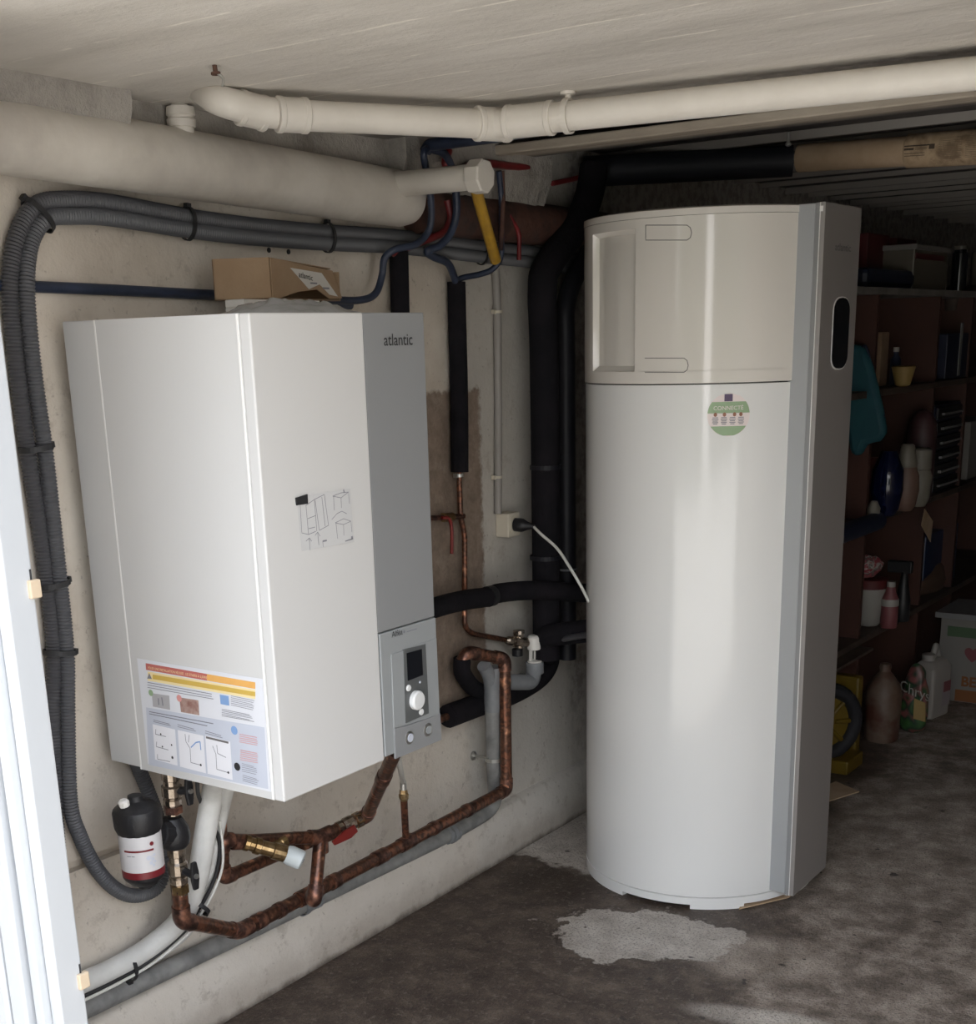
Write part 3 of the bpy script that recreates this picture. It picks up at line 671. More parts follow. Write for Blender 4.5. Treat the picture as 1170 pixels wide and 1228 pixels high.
# ------------------------------------------------------------------ pipes under the ceiling
def PX(l, x): return [P(a, b_, 'x', x) for a, b_ in l]
bp = thing('soil_pipe', 'fat cream-painted drain pipe under the ceiling along the left wall', 'pipe', (0, 0, 1.85))
pa, pb = P(0, 161.5, 'x', .028), P(470, 237, 'x', .028); pdir = (pb-pa).normalized()
RP = .0635
p0 = pa-pdir*.25; L_ = (pb-p0).length
prof = [(0, RP), (L_*.7, RP), (L_*.93, RP*1.0), (L_+.03, RP*.97), (L_+.06, RP*.86), (L_+.08, RP*.5), (L_+.085, RP*.1)]
LA('pipe', p0, pdir, prof, M['painted_pipe'], bp, 40)
s0 = P(219, 168, 'x', .040)
LA('stub', s0, (0, 0, 1), [(0, .024), (.022, .024), (.023, .027), (.036, .028), (.038, .025), (.042, .025), (.044, .028), (.058, .027), (.060, .017), (.072, .017)], M['painted_pipe_thin'], bp, 22)
b0 = P(466, 222, 'y', pb.y-.03); b1 = P(566, 212.5, 'y', pb.y-.03); bd = (b1-b0).normalized()
br = 14.5*MPP(b1)
LA('branch', b0-bd*.03, bd, [(0, br*.97), (.028, br*.97), (.03, br*1.02), ((b1-b0).length+.04, br*1.02)], M['painted_pipe_thin'], bp, 28)
LA('branch_cap', b1, bd, [(0, br*1.32), (.004, br*1.36), (.034, br*1.36), (.038, br*1.25), (.040, br*.3)], M['painted_pipe_thin'], bp, 8, 10, rot=.3)
cpipe = thing('ceiling_pipe', 'slim cream-painted pipe with elbows crossing below the ceiling, hung by a clip', 'pipe', (.5, .7, CZ))
z_ = 1.917
q = [P(238, 104, 'z', CZ+.02), P(262, 121, 'z', 1.935), P(312, 134, 'z', 1.922), P(350, 138, 'z', z_), P(588, 149, 'z', z_), P(1170, 88, 'z', z_)]
q[-1] = q[-2]+(q[-1]-q[-2]).normalized()*2.4
rr = 16.2*MPP(q[4])
tube('pipe', q[:3]+q[3:5]+[q[4]+(q[4]-q[3]).normalized()*.03], rr, M['painted_pipe_thin'], cpipe, fr=.05, seg=28)
dq = (q[5]-q[4]).normalized()
tube('pipe', [q[4]+dq*.01, q[5]], rr, M['painted_pipe_thin'], cpipe, seg=28)
def sleeve(par, a, d, L, r, m_, name='coupling', seg=28, lip=.0015):
    d = Vector(d).normalized(); return LA(name, Vector(a)-d*L/2, d, [(0, r), (.002, r+lip), (.010, r+lip), (.012, r), (L-.012, r), (L-.010, r+lip), (L-.002, r+lip), (L, r)], m_, par, seg)
d1 = (q[4]-q[3]).normalized()
sleeve(cpipe, q[3], d1, .06, rr*1.13, M['painted_pipe_thin']); sleeve(cpipe, q[2]+V(-.01, -.01, .002), (q[2]-q[1]), .055, rr*1.12, M['painted_pipe_thin'])
sleeve(cpipe, q[4]+d1*.005, d1, .075, rr*1.16, M['painted_pipe_thin']); sleeve(cpipe, q[4]+dq*.085, dq, .10, rr*1.14, M['painted_pipe_thin'])
LA('elbow_ball', q[4]-V(0, 0, rr*1.1), (0, 0, 1), [(0, rr*.3), (rr*.3, rr*.85), (rr, rr*1.16), (rr*1.7, rr*.85), (rr*2.1, rr*.3)], M['painted_pipe_thin'], cpipe, 20, 60)
hc = q[4]+dq*.165
ring_tie('hanger', hc, dq, rr*1.05, rr*1.05, M['painted_pipe_thin'], cpipe, along=(0, 0, 1), th=.004, wd=.012, head=False)
LA('hanger_rod', hc+V(0, 0, rr), (0, 0, 1), [(0, .007), (CZ-hc.z-rr-.006, .006), (CZ-hc.z-rr-.005, .015), (CZ-hc.z-rr, .015)], M['painted_pipe_thin'], cpipe, 12)
hk = P(257, 78, 'z', CZ)
t = thing('ceiling_hook', 'small rusty metal stub sticking out of the ceiling near the left', 'hook', hk)
LA('stub', hk+V(0, 0, .004), (.1, 0, -1), [(0, .004), (.014, .004), (.015, .008), (.019, .008)], M['bare_rust'], t, 8)
tube('bent_end', [hk+V(.001, 0, -.01), hk+V(.012, .008, -.02), hk+V(.010, .005, -.033)], .0025, M['steel'], t, seg=8)
# blue rod on the wall behind the boiler
q = [P(-60, 340, 'x', WX+.010)]+PX([(120, 347), (260, 354)], WX+.010)+[P(420, 366, 'x', WX+.01)]
tag(tube('blue_pipe', q, .0105, M['blue_pipe'], seg=12), 'thin dark blue pipe running level on the wall behind the cardboard box', 'pipe')
for i, (a, b_) in enumerate(((322, 300), (345.5, 302))):
    c = P(a, b_, 'x', WX)
    tag(LA('wall_plug', c-V(.002, 0, 0), (1, 0, 0), [(0, .0055), (.004, .0055), (.0045, .003)], M['ink_black'], None, 12), ('left' if i == 0 else 'right')+' one of two dark round screw plugs in the wall above the cardboard box', 'plug', 'wall plugs above the box')

# ------------------------------------------------------------------ corrugated conduits
xc = WX+.024
# vertical run and upper horizontal run
A_ = [(76, 1100), (68, 1000), (65, 930), (63, 850), (65, 782), (57, 700), (44, 610), (33, 540), (20, 440), (12, 350), (16, 300), (28, 265), (46, 245), (76, 240), (130, 243), (225, 260), (300, 270), (390, 278), (480, 284), (577, 296), (640, 303), (700, 312), (760, 321)]
B_ = [(84, 960), (81, 850), (80, 782), (72, 700), (62, 610), (54, 540), (40, 440), (32, 350), (35, 300), (46, 272), (60, 261), (80, 259), (130, 261), (225, 276), (300, 285), (390, 292), (480, 297), (577, 308), (640, 315), (700, 325), (760, 334)]
wc = thing('corrugated_conduit', 'left and upper of the two fat grey corrugated conduits tied together down the left wall', 'conduit', (0, -.1, 1))
corrug('hose', PX(A_[:1], xc+.01)+PX(A_[1:], xc), .0165, M['conduit_grey'], wc, seg=14)
wd_ = thing('corrugated_conduit', 'right and lower grey corrugated conduit of the tied pair, looping up under the boiler', 'conduit', (0, -.05, .9))
loop = [(165, 918), (178, 950), (192, 990), (198, 1030), (190, 1062), (165, 1074), (140, 1067), (116, 1042), (96, 1003)]
corrug('hose', [P(158, 900, 'x', xc+.03)]+PX(loop, xc+.01)+PX(B_[:8], xc+.016)+PX(B_[8:], xc+.006), .0158, M['conduit_mid'], wd_, seg=14)
for i, (a, b_, a2, b2, lab) in enumerate(((46, 258, 58, 266, 'at the top bend'), (225, 268, 235, 270, 'above the left end of the boiler'), (393, 285, 403, 286, 'above the cardboard box'), (43, 537, 45, 547, 'halfway down left of the boiler'), (64, 700, 66, 710, 'left of the boiler, second from the bottom'), (72, 782, 72, 792, 'left of the boiler, lowest one'), (577, 302, 590, 303, 'behind the yellow tube'))):
    x_ = xc+(.008 if i > 2 and i < 6 else .003); c = P(a, b_, 'x', x_); d = P(a2, b2, 'x', x_)-c
    if i == 0: d = V(0, 1, 1)
    al = d.cross(V(1, 0, 0))
    tag(ring_tie('cable_tie', c, d, .0310 if i in (1, 2, 6) else .0320 if i else .036, .027 if i in (3, 4, 5) else .021, M['ink_black'], None, along=-al, wd=.010), 'black cable tie round the corrugated conduits '+lab, 'cable tie')

# ------------------------------------------------------------------ things on top of the boiler
tz = bz1
pz = tz+.016
wp = thing('manual_packet', 'flat white packet lying on top of the boiler under the cardboard box', 'packet', (.15, .17, tz))
ka, kb = P(292, 365, 'x', .20), P(384, 367, 'x', .16)
link('packet', prism(bmesh.new(), [V(.20, ka.y, tz+.020), V(.16, kb.y, tz+.020), V(.12, kb.y, tz+.020), V(.15, ka.y, tz+.020)], V(0, 0, .0145)), M['paper'], wp, bevel=.002)
link('packet_base', prism(bmesh.new(), [V(.19, ka.y+.0, tz+.0005), V(.18, ka.y+.09, tz+.0005), V(.12, ka.y+.09, tz+.0005), V(.15, ka.y, tz+.0005)], V(0, 0, .0195)), M['paper'], wp, bevel=.002)
cbx = thing('cardboard_box', 'small open brown cardboard box with a white printed label on the boiler', 'box', (.13, .12, tz+.022))
zb2 = tz+.022
fa = P(257, 356, 'x', .10); fb = P(325, 357, 'x', .19)
# box: long side facing the camera, right end cut open on a slant
w0, w1, w2 = P(257, 356, 'z', zb2), P(325, 358, 'z', zb2), None
w0 = V(.155, w0.y, zb2) if False else P(257, 353, 'x', .06); w1 = P(325, 355, 'x', .16)
base_z = tz+.0365
w0 = V(w0.x, w0.y, base_z); w1 = V(w1.x, w1.y, base_z)
dx = (w1-w0); nrm = V(-dx.y, dx.x, 0).normalized()
hgt = 46*MPP(w0)
w2 = P(408, 355, 'x', .10); w2 = V(w2.x, w2.y, base_z); w3 = w0+(w2-w1)
T = .003
def quadbox(a, b_, h, th, n_): return prism(bmesh.new(), [a, b_, b_+V(0, 0, h), a+V(0, 0, h)], n_*th)
inn = (w2-w1).normalized()
link('side', quadbox(w0, w1, hgt, T, inn), M['cardboard'], cbx)
link('side', quadbox(w3, w2, hgt*.78, T, -inn), M['cardboard'], cbx)
link('end', quadbox(w0, w3, hgt, T, dx.normalized()), M['cardboard'], cbx)
link('bottom', prism(bmesh.new(), [w0, w1, w2, w3], V(0, 0, T)), M['cardboard_dark'], cbx)
dxn = dx.normalized()
top1, top2 = w1+V(0, 0, hgt), w1.lerp(w2, .87)+V(0, 0, hgt*.84)
link('lid', prism(bmesh.new(), [w0+V(0, 0, hgt), top1, top2, w3.lerp(w0, .13)+V(0, 0, hgt*.84)], V(0, 0, .002)), M['cardboard'], cbx)
# cut flap with the label: outer end panel, bottom torn away
fl = [w1+V(0, 0, hgt), w1.lerp(w2, .87)+V(0, 0, hgt*.80), w2+V(0, 0, .006), w1.lerp(w2, .80)+V(0, 0, .004), w1.lerp(w2, .62)+V(0, 0, .022), w1.lerp(w2, .35)+V(0, 0, .016), w1.lerp(w2, .12)+V(0, 0, .004), w1]
flap = link('end_flap', prism(bmesh.new(), [p+dxn*.002 for p in fl], dxn*.002), M['cardboard'], cbx)
ud = (w2-w1); ul = ud.length; ud = ud.normalized()
lm = lambda e: (lambda u, v: w1+ud*u+V(0, 0, v)+dxn*(.0045+e))
patch('label', lm(0), [(ul*.25, hgt*.80), (ul*.70, hgt*.72), (ul*.93, hgt*.12), (ul*.80, hgt*.16), (ul*.66, hgt*.42), (ul*.50, hgt*.28)], M['paper'], cbx)
textmesh('lettering', 'atlantic', hgt*.21, lambda u, v: lm(.0006)(ul*.36+u, hgt*.58+v-u*.10), M['ink_black'], cbx, bold=.0001, sx=1.25)
many('fine_print', lm(.0006), [rectp(ul*.52, hgt*.42, ul*.62, hgt*.46), rectp(ul*.70, hgt*.30, ul*.80, hgt*.35)], M['ink_grey'], cbx)
# crumpled clear bag
bm = bmesh.new(); n = 26; Gd = []
for i in range(n):
    row = []
    for j in range(n):
        u, v = i/(n-1), j/(n-1); e = math.sin(math.pi*u)**.6*math.sin(math.pi*v)**.6
        row.append(bm.verts.new((.22+.20*u-.06*v, .16+.28*v+.03*u, tz+.0015+e*(.026+.014*mnoise.noise(V(u*6, v*6, 1))+.010*mnoise.noise(V(u*14, v*14, 5))))))
    Gd.append(row)
for i in range(n-1):
    for j in range(n-1): bm.faces.new((Gd[i][j], Gd[i+1][j], Gd[i+1][j+1], Gd[i][j+1]))
tag(link('plastic_bag', bm, M['plastic_bag'], smooth=180), 'crumpled clear plastic bag lying on top of the boiler beside the box', 'bag')

# ------------------------------------------------------------------ cables, coloured tubes and insulated risers
def insul(name, label, pts, r, m_, ends=True, **k):
    t_ = thing(name, label, 'pipe', pts[0]); tube('sleeve', pts, r, m_, t_, **k); return t_
q = [P(478, 300, 'x', 0), P(480, 385, 'x', 0), P(482, 470, 'x', 0)]
insul('insulated_pipe', 'short black foam-sleeved pipe rising behind the top right of the boiler', q, 11.5*MPP(q[0]), M['insulation_black'])
t = insul('insulated_pipe', 'black foam-sleeved vertical pipe between the boiler and the thin wall conduit', PX([(547, 338), (548.5, 400), (550.5, 480), (551, 566)], -.008), 11*MPP(P(548, 400)), M['insulation_black'], mode='smooth')
a = P(552, 335, 'x', -.008)
c1 = thing('copper_pipe', 'thin vertical copper pipe with a red lever valve right of the boiler', 'pipe', P(553, 700, 'x', -.008))
q = PX([(550, 560), (552, 620), (557, 640), (557, 752), (566, 760), (620, 770)], -.008)
tube('pipe', q, 3.6*MPP(q[0]), M['copper'], c1, fr=.02, seg=12)
c = P(550, 570, 'x', -.008); ring_tie('pipe_clip', c, (0, 0, 1), .011, .011, M['steel'], c1, along=(0, -1, 0), wd=.008)
a = P(556, 619, 'x', -.006); b = P(522, 621, 'x', -.006); dv = (b-a).normalized()
tube('branch_pipe', [a, b+dv*.32], .0075, M['copper_joint'], c1, seg=12)
LA('valve_body', P(540, 620, 'x', -.006), dv, [(-.012, .010), (-.006, .0125), (.004, .011), (.016, .0125), (.034, .012), (.036, .008)], M['brass'], c1, 10)
vl = [P(530, 621, 'x', .012), P(538, 622, 'x', .016), P(541.5, 634, 'x', .018), P(541.5, 664, 'x', .018)]
tube('valve_lever', vl, [.004]*2+[.0045]*40 if False else .0048, M['valve_red'], c1, mode='smooth', seg=8)
# blue cables
def cable(px, label, m_, r, x, name='cable', cat='cable'):
    if isinstance(x, (int, float)): pts = PX(px, x)
    else: pts = [P(a, b_, 'x', xx) for (a, b_), xx in zip(px, x)]
    return tag(tube(name, pts, r, m_, mode='smooth', n=8, seg=12), label, cat)
xb = .10
e1 = P(600, 163, 'z', 2.0)
cable([(385, 359), (430, 360), (450, 352), (458, 330), (461, 310), (474, 299), (498, 293), (512, 280), (517, 262), (516, 235), (512, 210), (508, 185), (512, 178)], 'dark blue flexible pipe curling down behind the boiler top from the ceiling', M['blue_pipe'], .0085, [.02, .02, .02, .02, .03, .05, .07, .08, .09, .10, .105, .11, .11])
cable([(515, 178), (532, 184), (541, 200), (546, 225), (547, 255), (541, 278), (528, 294), (512, 301), (520, 308), (536, 315), (543, 328), (547, 342)], 'thicker dark blue flexible pipe looping down into the black vertical sleeve', M['blue_pipe'], .0095, [.10, .10, .10, .095, .09, .08, .07, .06, .05, .03, .01, -.005])
cable([(547, 342), (552, 334), (575, 329), (590, 323), (600, 309), (601, 285), (601, 240), (598, 205)], 'dark blue flexible pipe rising beside the yellow tube from the black sleeve', M['blue_pipe'], .0075, [-.005, 0, .02, .04, .06, .07, .08, .09])
y9 = P(515, 178, 'x', .10).y
tag(tube('blue_pipe', [P(510, 182, 'y', y9), P(514, 174, 'y', y9), P(590, 164, 'y', y9), P(700, 146, 'y', y9)], .014, M['blue_pipe'], fr=.02), 'thick dark blue pipe running right just under the slim ceiling pipe', 'pipe')
cable([(538, 180), (534, 196), (545, 205), (575, 196), (610, 199), (632, 201)], 'dark red flexible pipe passing behind the cream pipe cap', M['red_pipe'], .0095, [.09, .09, .08, .07, .06, .05])
cable([(536, 240), (540, 262), (532, 278), (516, 286), (490, 296), (470, 304)], 'dark red flexible pipe curling down left of the yellow tube', M['red_pipe'], .0085, [.06, .06, .05, .04, .02, .0])
cable([(610, 258), (616, 268), (622, 282), (622, 312)], 'short dark red bent tube in front of the rusty pipe', M['red_pipe'], .006, .05)
cable([(662, 220), (690, 214), (702, 210)], 'short dark red tube left of the black bend near the ceiling', M['red_pipe'], .007, .02)
yt = [P(570, 225, 'x', .16), P(580, 262, 'x', .13), P(594, 312, 'x', .08)]
tag(tube('yellow_tube', yt, 7.2*MPP(yt[0]), M['yellow_tube'], mode='smooth'), 'short yellow plastic tube slanting down below the cream pipe cap', 'tube')
tag(tube('cable', PX([(602, 205), (603, 240), (602, 268), (600, 300)], .085), .006, M['rust_pipe'], mode='smooth'), 'thin brown corroded pipe rising just right of the yellow tube', 'pipe')
# rusty fat pipe behind, with plaster collar
ra = P(512, 268, 'x', -.005); rb = P(690, 290, 'x', -.005); rd = (rb-ra).normalized()
rr2 = 34*MPP(ra)*.95
ru = thing('rusty_pipe', 'fat rust-brown drain pipe behind the yellow tube, continuing the painted one', 'pipe', ra)
ra2 = P(505, 252, 'x', 0.0); rb2 = P(670, 272, 'x', 0.0); rd = (rb2-ra2).normalized()
LA('pipe', ra2-rd*.02, rd, [(0, rr2*.82), ((rb2-ra2).length+.35, rr2*.82)], M['rust_pipe'], ru, 36)
# grey broken block of concrete at the end of the haunch
bm = bmesh.new(); rows = []
ya_, yb_ = P(590, 215, 'x', .04).y, P(655, 215, 'x', .04).y
for i in range(24):
    y = 1.0+(yb_-1.0)*i/23; f = lambda k: .008*mnoise.noise(V(y*20, k*2.1, 0))
    rows.append([bm.verts.new(p) for p in ((WX-.05, y+f(1), 2.06), (.06+f(2), y+f(3)*2, 2.05), (.06+f(4), y+f(9), 1.92+f(5)), (.03+f(6), y+f(7)*2, 1.835+f(8)), (WX-.05, y, 1.83))])
for a, b in zip(rows, rows[1:]):
    for k in range(5): bm.faces.new((a[k], a[(k+1) % 5], b[(k+1) % 5], b[k]))
bm.faces.new(rows[0][::-1]); bm.faces.new(rows[-1])
struct('trim_7', bm, M['haunch_concrete'])
# pair of large black pipes
bpair = thing('black_drain_pipe', 'thick black vertical pipe bending away under the ceiling, behind the white tank', 'pipe', P(653, 800, 'x', .01))
q = PX([(655, 790), (655, 760), (654, 600), (652, 420), (650, 350), (656, 320), (690, 272), (706, 235), (712, 200)], .062)
tube('pipe', q[:1]+q[1:], 17.5*MPP(q[3]), M['insulation_black'], bpair, mode='smooth', seg=22)
for py in (560, 668): 
    c = P(654, py, 'x', .062); ring_tie('pipe_band', c, (0, 0, 1), 18*MPP(c), 18*MPP(c), M['pipe_black'], bpair, along=(0, 1, 0), head=False, wd=.012)
bp2 = thing('black_drain_pipe', 'slimmer black vertical pipe to the right of the thick black one', 'pipe', P(681, 800, 'x', .0))
q = PX([(680, 790), (680, 760), (679, 600), (678, 420), (678, 370), (688, 335), (708, 300), (722, 270)], .048)
tube('pipe', q, 11.5*MPP(q[3]), M['pipe_black'], bp2, mode='smooth', seg=18)
c = P(680, 682, 'x', .048); ring_tie('pipe_band', c, (0, 0, 1), .029, .029, M['pvc_grey'], bp2, along=(0, 1, 0), head=False, wd=.006)
yk = P(712, 200, 'x', .02).y
tag(tube('black_duct', [P(700, 206, 'y', yk), P(950, 193, 'y', 2.2)], .042, mat('duct_dark', (.012, .013, .02), .6), seg=24), 'dark duct running right below the boarded ceiling, ending at the cardboard tube', 'duct')
hs = P(945, 171, 'z', 1.99)
tag(LA('ceiling_screw', V(hs.x, hs.y, hs.z-.01), (0, 0, 1), [(0, .003), (.003, .008), (.008, .008), (.012, .004), (.035, .004)], M['steel'], None, 12), 'bright screw head above the left end of the cardboard tube', 'screw')
# thin wall conduit, socket, plug, cable
tc2 = thing('wall_conduit', 'slim pale grey conduit running down the wall to the socket', 'conduit', P(597, 610, 'x', WX+.01))
tube('pipe', PX([(594, 322), (596, 372), (597, 470), (597, 616)], WX+.012), 5*MPP(P(596, 400)), mat('conduit_pale', (.30, .28, .26), .5), tc2, mode='smooth')
for py in (374, 572): c = P(596, py, 'x', WX+.012); ring_tie('clip', c, (0, 0, 1), .0135, .0125, M['cream_plastic'], tc2, along=(0, -1, 0), wd=.007)
sk = P(601, 628, 'x', WX)
so = thing('power_socket', 'cream surface-mounted socket on the wall right of the copper pipe', 'socket', sk)
link('socket_box', B(WX, WX+.045, sk.y-.030, sk.y+.030, sk.z-.034, sk.z+.034), M['cream_plastic'], so, bevel=.004)
LA('socket_ring', V(WX+.044, sk.y, sk.z), (1, 0, 0), [(0, .024), (.003, .024), (.0035, .020)], M['cream_plastic'], so, 24)
pg = thing('power_plug', 'black round plug with a white cable in the cream wall socket', 'plug', sk)
LA('plug_body', V(WX+.0475, sk.y, sk.z), (1, .12, -.05), [(0, .019), (.022, .0195), (.030, .016), (.038, .012), (.05, .009), (.062, .0055)], M['dark_plastic'], pg, 20)
e = V(WX+.0475, sk.y, sk.z)+V(1, .12, -.05).normalized()*.058
tube('cable', [e, P(648, 640, 'x', .10), P(668, 658, 'x', .15), P(684, 682, 'x', .20), P(697, 704, 'x', .24), P(706, 722, 'x', .27)], .0042, M['white_cable'], pg, mode='smooth', seg=10)
# black horizontal insulated pipes
q = [P(500, 730, 'x', .03), P(527, 727, 'x', .03), P(583, 716, 'x', .03), P(600, 711, 'x', .035), P(640, 708, 'x', .08), P(700, 711, 'x', .15), P(722, 712, 'x', .22)]
q[0] = V(.03, q[1].y-.62, q[1].z-.01)
t = insul('insulated_pipe', 'black foam-sleeved pipe running level from boiler to tank, upper one', q, 11.8*MPP(q[2]), M['insulation_black'], mode='smooth')
c = P(587, 715, 'x', .031); LA('tape', c, (P(600, 711, 'x', .035)-P(575, 717, 'x', .03)), [(-.012, .0290), (.012, .0290)], M['dark_plastic'], t, 20)
t = thing('insulated_pipe', 'black foam-sleeved pipe from the tank curving down left behind the grey pipes, lower one', 'pipe', P(530, 858, 'x', .05))
q = [P(730, 752, 'x', .30), P(700, 757, 'x', .20), P(655, 763, 'x', .08), P(652, 772, 'x', .03), P(658, 790, 'x', .0), P(646, 812, 'x', -.008), P(612, 832, 'x', -.010), P(572, 846, 'x', -.010), P(537, 859, 'x', -.010)]
tube('sleeve', q, 13*MPP(q[4]), M['insulation_black'], t, mode='smooth', seg=18)
LA('sleeve_end', q[-1], (q[-1]-q[-2]), [(-.01, .030), (.004, .031), (.006, .024)], M['insulation_black'], t, 18)
dE = (q[-1]-q[-2]).normalized(); tube('pipe_end', [q[-1]-dE*.03, q[-1]+dE*.30], .011, M['copper'], t)

q = [P(554, 789, 'x', .012), P(555, 808, 'x', .008), P(572, 828, 'x', .0), P(604, 838, 'x', .0)]
insul('insulated_pipe', 'short black foam-sleeved bend below the open end of the big copper pipe', q, 10.5*MPP(q[1]), M['insulation_black'], mode='smooth', seg=18)

# ------------------------------------------------------------------ big copper return and its fittings
def joint(par, pts, i, L, r, m_=None, name='elbow'):
    a = (pts[i-1]-pts[i]).normalized(); b = (pts[i+1]-pts[i]).normalized()
    return tube(name, [pts[i]+a*L, pts[i], pts[i]+b*L], r, m_ or M['copper_joint'], par, fr=.028, seg=18)
def collar(par, p, d, L, r, m_=None, name='coupling'):
    d = Vector(d).normalized(); return LA(name, Vector(p)-d*L/2, d, [(0, r*.97), (.0015, r), (L-.0015, r), (L, r*.97)], m_ or M['copper_joint'], par, 18)
xw = .030
cr_ = thing('copper_pipe', 'long copper pipe dropping beside the grey drain, then along the wall foot to the filter', 'pipe', P(480, 1003, 'x', xw))
q = [P(552, 792, 'x', -.0), P(562, 783, 'x', .0), P(592, 788, 'x', .02), P(604, 798, 'x', .025), P(607, 938, 'x', .03), P(603, 946, 'x', .035), P(395, 1052, 'x', .045), P(345, 1079, 'x', .055), P(287, 1115, 'x', .10), P(222, 1103, 'x', .125), P(216, 1068, 'x', .13)]
R_ = 6.9*MPP(q[4])
pts = [q[0], q[1], q[3], q[5], q[8], q[9], q[10]]
pts = [P(553, 797, 'x', .012), P(560, 782, 'x', .02), P(605, 790, 'x', .075), P(607, 947, 'x', .080), P(287, 1117, 'x', .09), P(218, 1104, 'x', .125), P(215, 1066, 'x', .13)]
tube('pipe', pts, R_, M['copper'], cr_, fr=.034, seg=18)
for i in range(1, 6): joint(cr_, pts, i, .034, R_*1.14)
for px, py, L in ((560, 970, .02), (520, 990, .02), (455, 1023, .045), (335, 1090, .02), (310, 1104, .03)):
    s = (607-px)/(607-287); c = pts[3].lerp(pts[4], s); dd = pts[4]-pts[3]
    # nearest point on the run to the pixel
    best = min((pts[3].lerp(pts[4], k/400) for k in range(401)), key=lambda w_: abs(((w_-CAM).dot(RT)/(w_-CAM).dot(FW))*F+CX-px))
    collar(cr_, best, dd, L, R_*1.13)
def on_run(px, a=None, b=None):
    a = a or pts[3]; b = b or pts[4]
    return min((a.lerp(b, k/600) for k in range(601)), key=lambda w_: abs(((w_-CAM).dot(RT)/(w_-CAM).dot(FW))*F+CX-px))
tb = on_run(370)
collar(cr_, tb, pts[4]-pts[3], .075, R_*1.16, name='tee'); collar(cr_, on_run(400), pts[4]-pts[3], .03, R_*1.14); 
tq = on_run(487); collar(cr_, tq, pts[4]-pts[3], .055, R_*1.14, name='tee')
# flexible tail rising from the tee to the boiler
fl_ = thing('flexible_hose', 'short pale hose with brass nut and thin copper tail right of the red valve', 'hose', tq)
u1 = P(484, 955, 'x', tq.x+.02)
tube('copper_tail', [tq, u1], 4.3*MPP(tq), M['copper'], fl_, seg=12)
LA('nut', u1, (0, 0, 1), [(-.012, .009), (-.006, .012), (.006, .013), (.008, .011), (.018, .010)], M['brass'], fl_, 6, 10)
LA('ferrule', u1+V(0, 0, .018), (0, 0, 1), [(0, .009), (.022, .008)], M['steel'], fl_, 14)
tube('hose', [u1+V(0, 0, .038), P(477, 908, 'z', bz0-.03), P(477, 900, 'z', bz0)], .0065, M['white_cable'], fl_, mode='smooth', seg=10)
# riser from the tee with ball valve and bypass
rx = thing('copper_pipe', 'copper riser with a red lever ball valve under the front of the boiler', 'pipe', tb)
el = P(377, 1080, 'x', tb.x+.075)
up_ = P(384, 1004, 'x', .135)
pr = [tb, el, V(up_.x, up_.y, up_.z)]
Rr = 8.0*MPP(el)
tube('pipe', pr, Rr, M['copper'], rx, fr=.03, seg=18); joint(rx, pr, 1, .036, Rr*1.17)
lf = P(352, 1005, 'x', .12); rt = P(400, 999, 'x', .14); ev = P(440, 978, 'x', .17); en = P(474, 900, 'z', bz0+.003); en2 = P(452, 966, 'x', .19)
ph = [lf, up_, ev, en]
tube('pipe', ph, Rr, M['copper'], rx, fr=.02, seg=18)
tube('tee', [up_+(lf-up_).normalized()*.032, up_, up_+(ev-up_).normalized()*.032], Rr*1.2, M['copper_joint'], rx, fr=.01, seg=18)
collar(rx, up_-V(0, 0, .022), (0, 0, 1), .03, Rr*1.18)
tube('elbow', [ev+(up_-ev).normalized()*.022, ev, ev+(en-ev).normalized()*.04], Rr*1.16, M['copper_joint'], rx, fr=.02, seg=18)
collar(rx, ev.lerp(en, .62), en-ev, .05, Rr*1.14)
va, vb = up_.lerp(ev, .36), up_.lerp(ev, .86); vd_ = (vb-va); vL = vd_.length
LA('valve_body', va, vd_, [(0, .017), (vL*.18, .0175), (vL*.2, .0145), (vL*.35, .019), (vL*.62, .0195), (vL*.75, .015), (vL*.78, .0185), (vL, .018)], M['nickel'], rx, 12, 20)
LA('valve_nut', vb-vd_*.25, vd_, [(0, .019), (.018, .019)], M['brass'], rx, 6, 10)
h0 = va.lerp(vb, .65)+V(.022, -.012, -.008)
hd = [P(418, 996, 'x', .185), P(422, 1004, 'x', .19), P(404, 1009, 'x', .19), P(398, 1013, 'x', .185)]
hp = [P(416, 992, 'x', .18), P(426, 995, 'x', .185), P(424, 1004, 'x', .19), P(400, 1014, 'x', .19), P(397, 1010, 'x', .185)]
link('valve_lever', prism(bmesh.new(), [P(412, 995, 'x', .18), P(424, 988, 'x', .18), P(428, 996, 'x', .18), P(420, 1004, 'x', .18), P(400, 1013, 'x', .18), P(397, 1009, 'x', .18)], V(.007, -.004, 0)), M['valve_red'], rx, bevel=.002)
# bypass loop to the left
bl = thing('bypass_valve', 'brass bypass valve with a pale round cap on a copper loop under the boiler', 'valve', P(330, 1015, 'x', .12))
k0 = P(266, 1007, 'x', .10); k1 = P(268, 1053, 'x', .09); k2 = P(350, 1018, 'x', .07)
tube('pipe', [lf, P(300, 1008, 'x', .11), k0, k1, k2, P(376, 1008, 'x', .09)], Rr*.94, M['copper'], bl, fr=.03, seg=18)
tube('riser', [k0, V(k0.x, k0.y+.002, k0.z+.04), V(k0.x, k0.y+.002, bz0-.001)], Rr*.8, M['copper'], bl, mode='smooth', seg=16)
joint(bl, [P(300, 1008, 'x', .11), k0, k1], 1, .026, Rr*1.12); joint(bl, [k0, k1, k2], 1, .03, Rr*1.1)
collar(bl, P(285, 1010, 'x', .105), (k0-lf), .03, Rr*1.12)
m0 = P(293, 1010, 'x', .115); m1 = P(346, 1025, 'x', .17); md = (m1-m0); mL = md.length
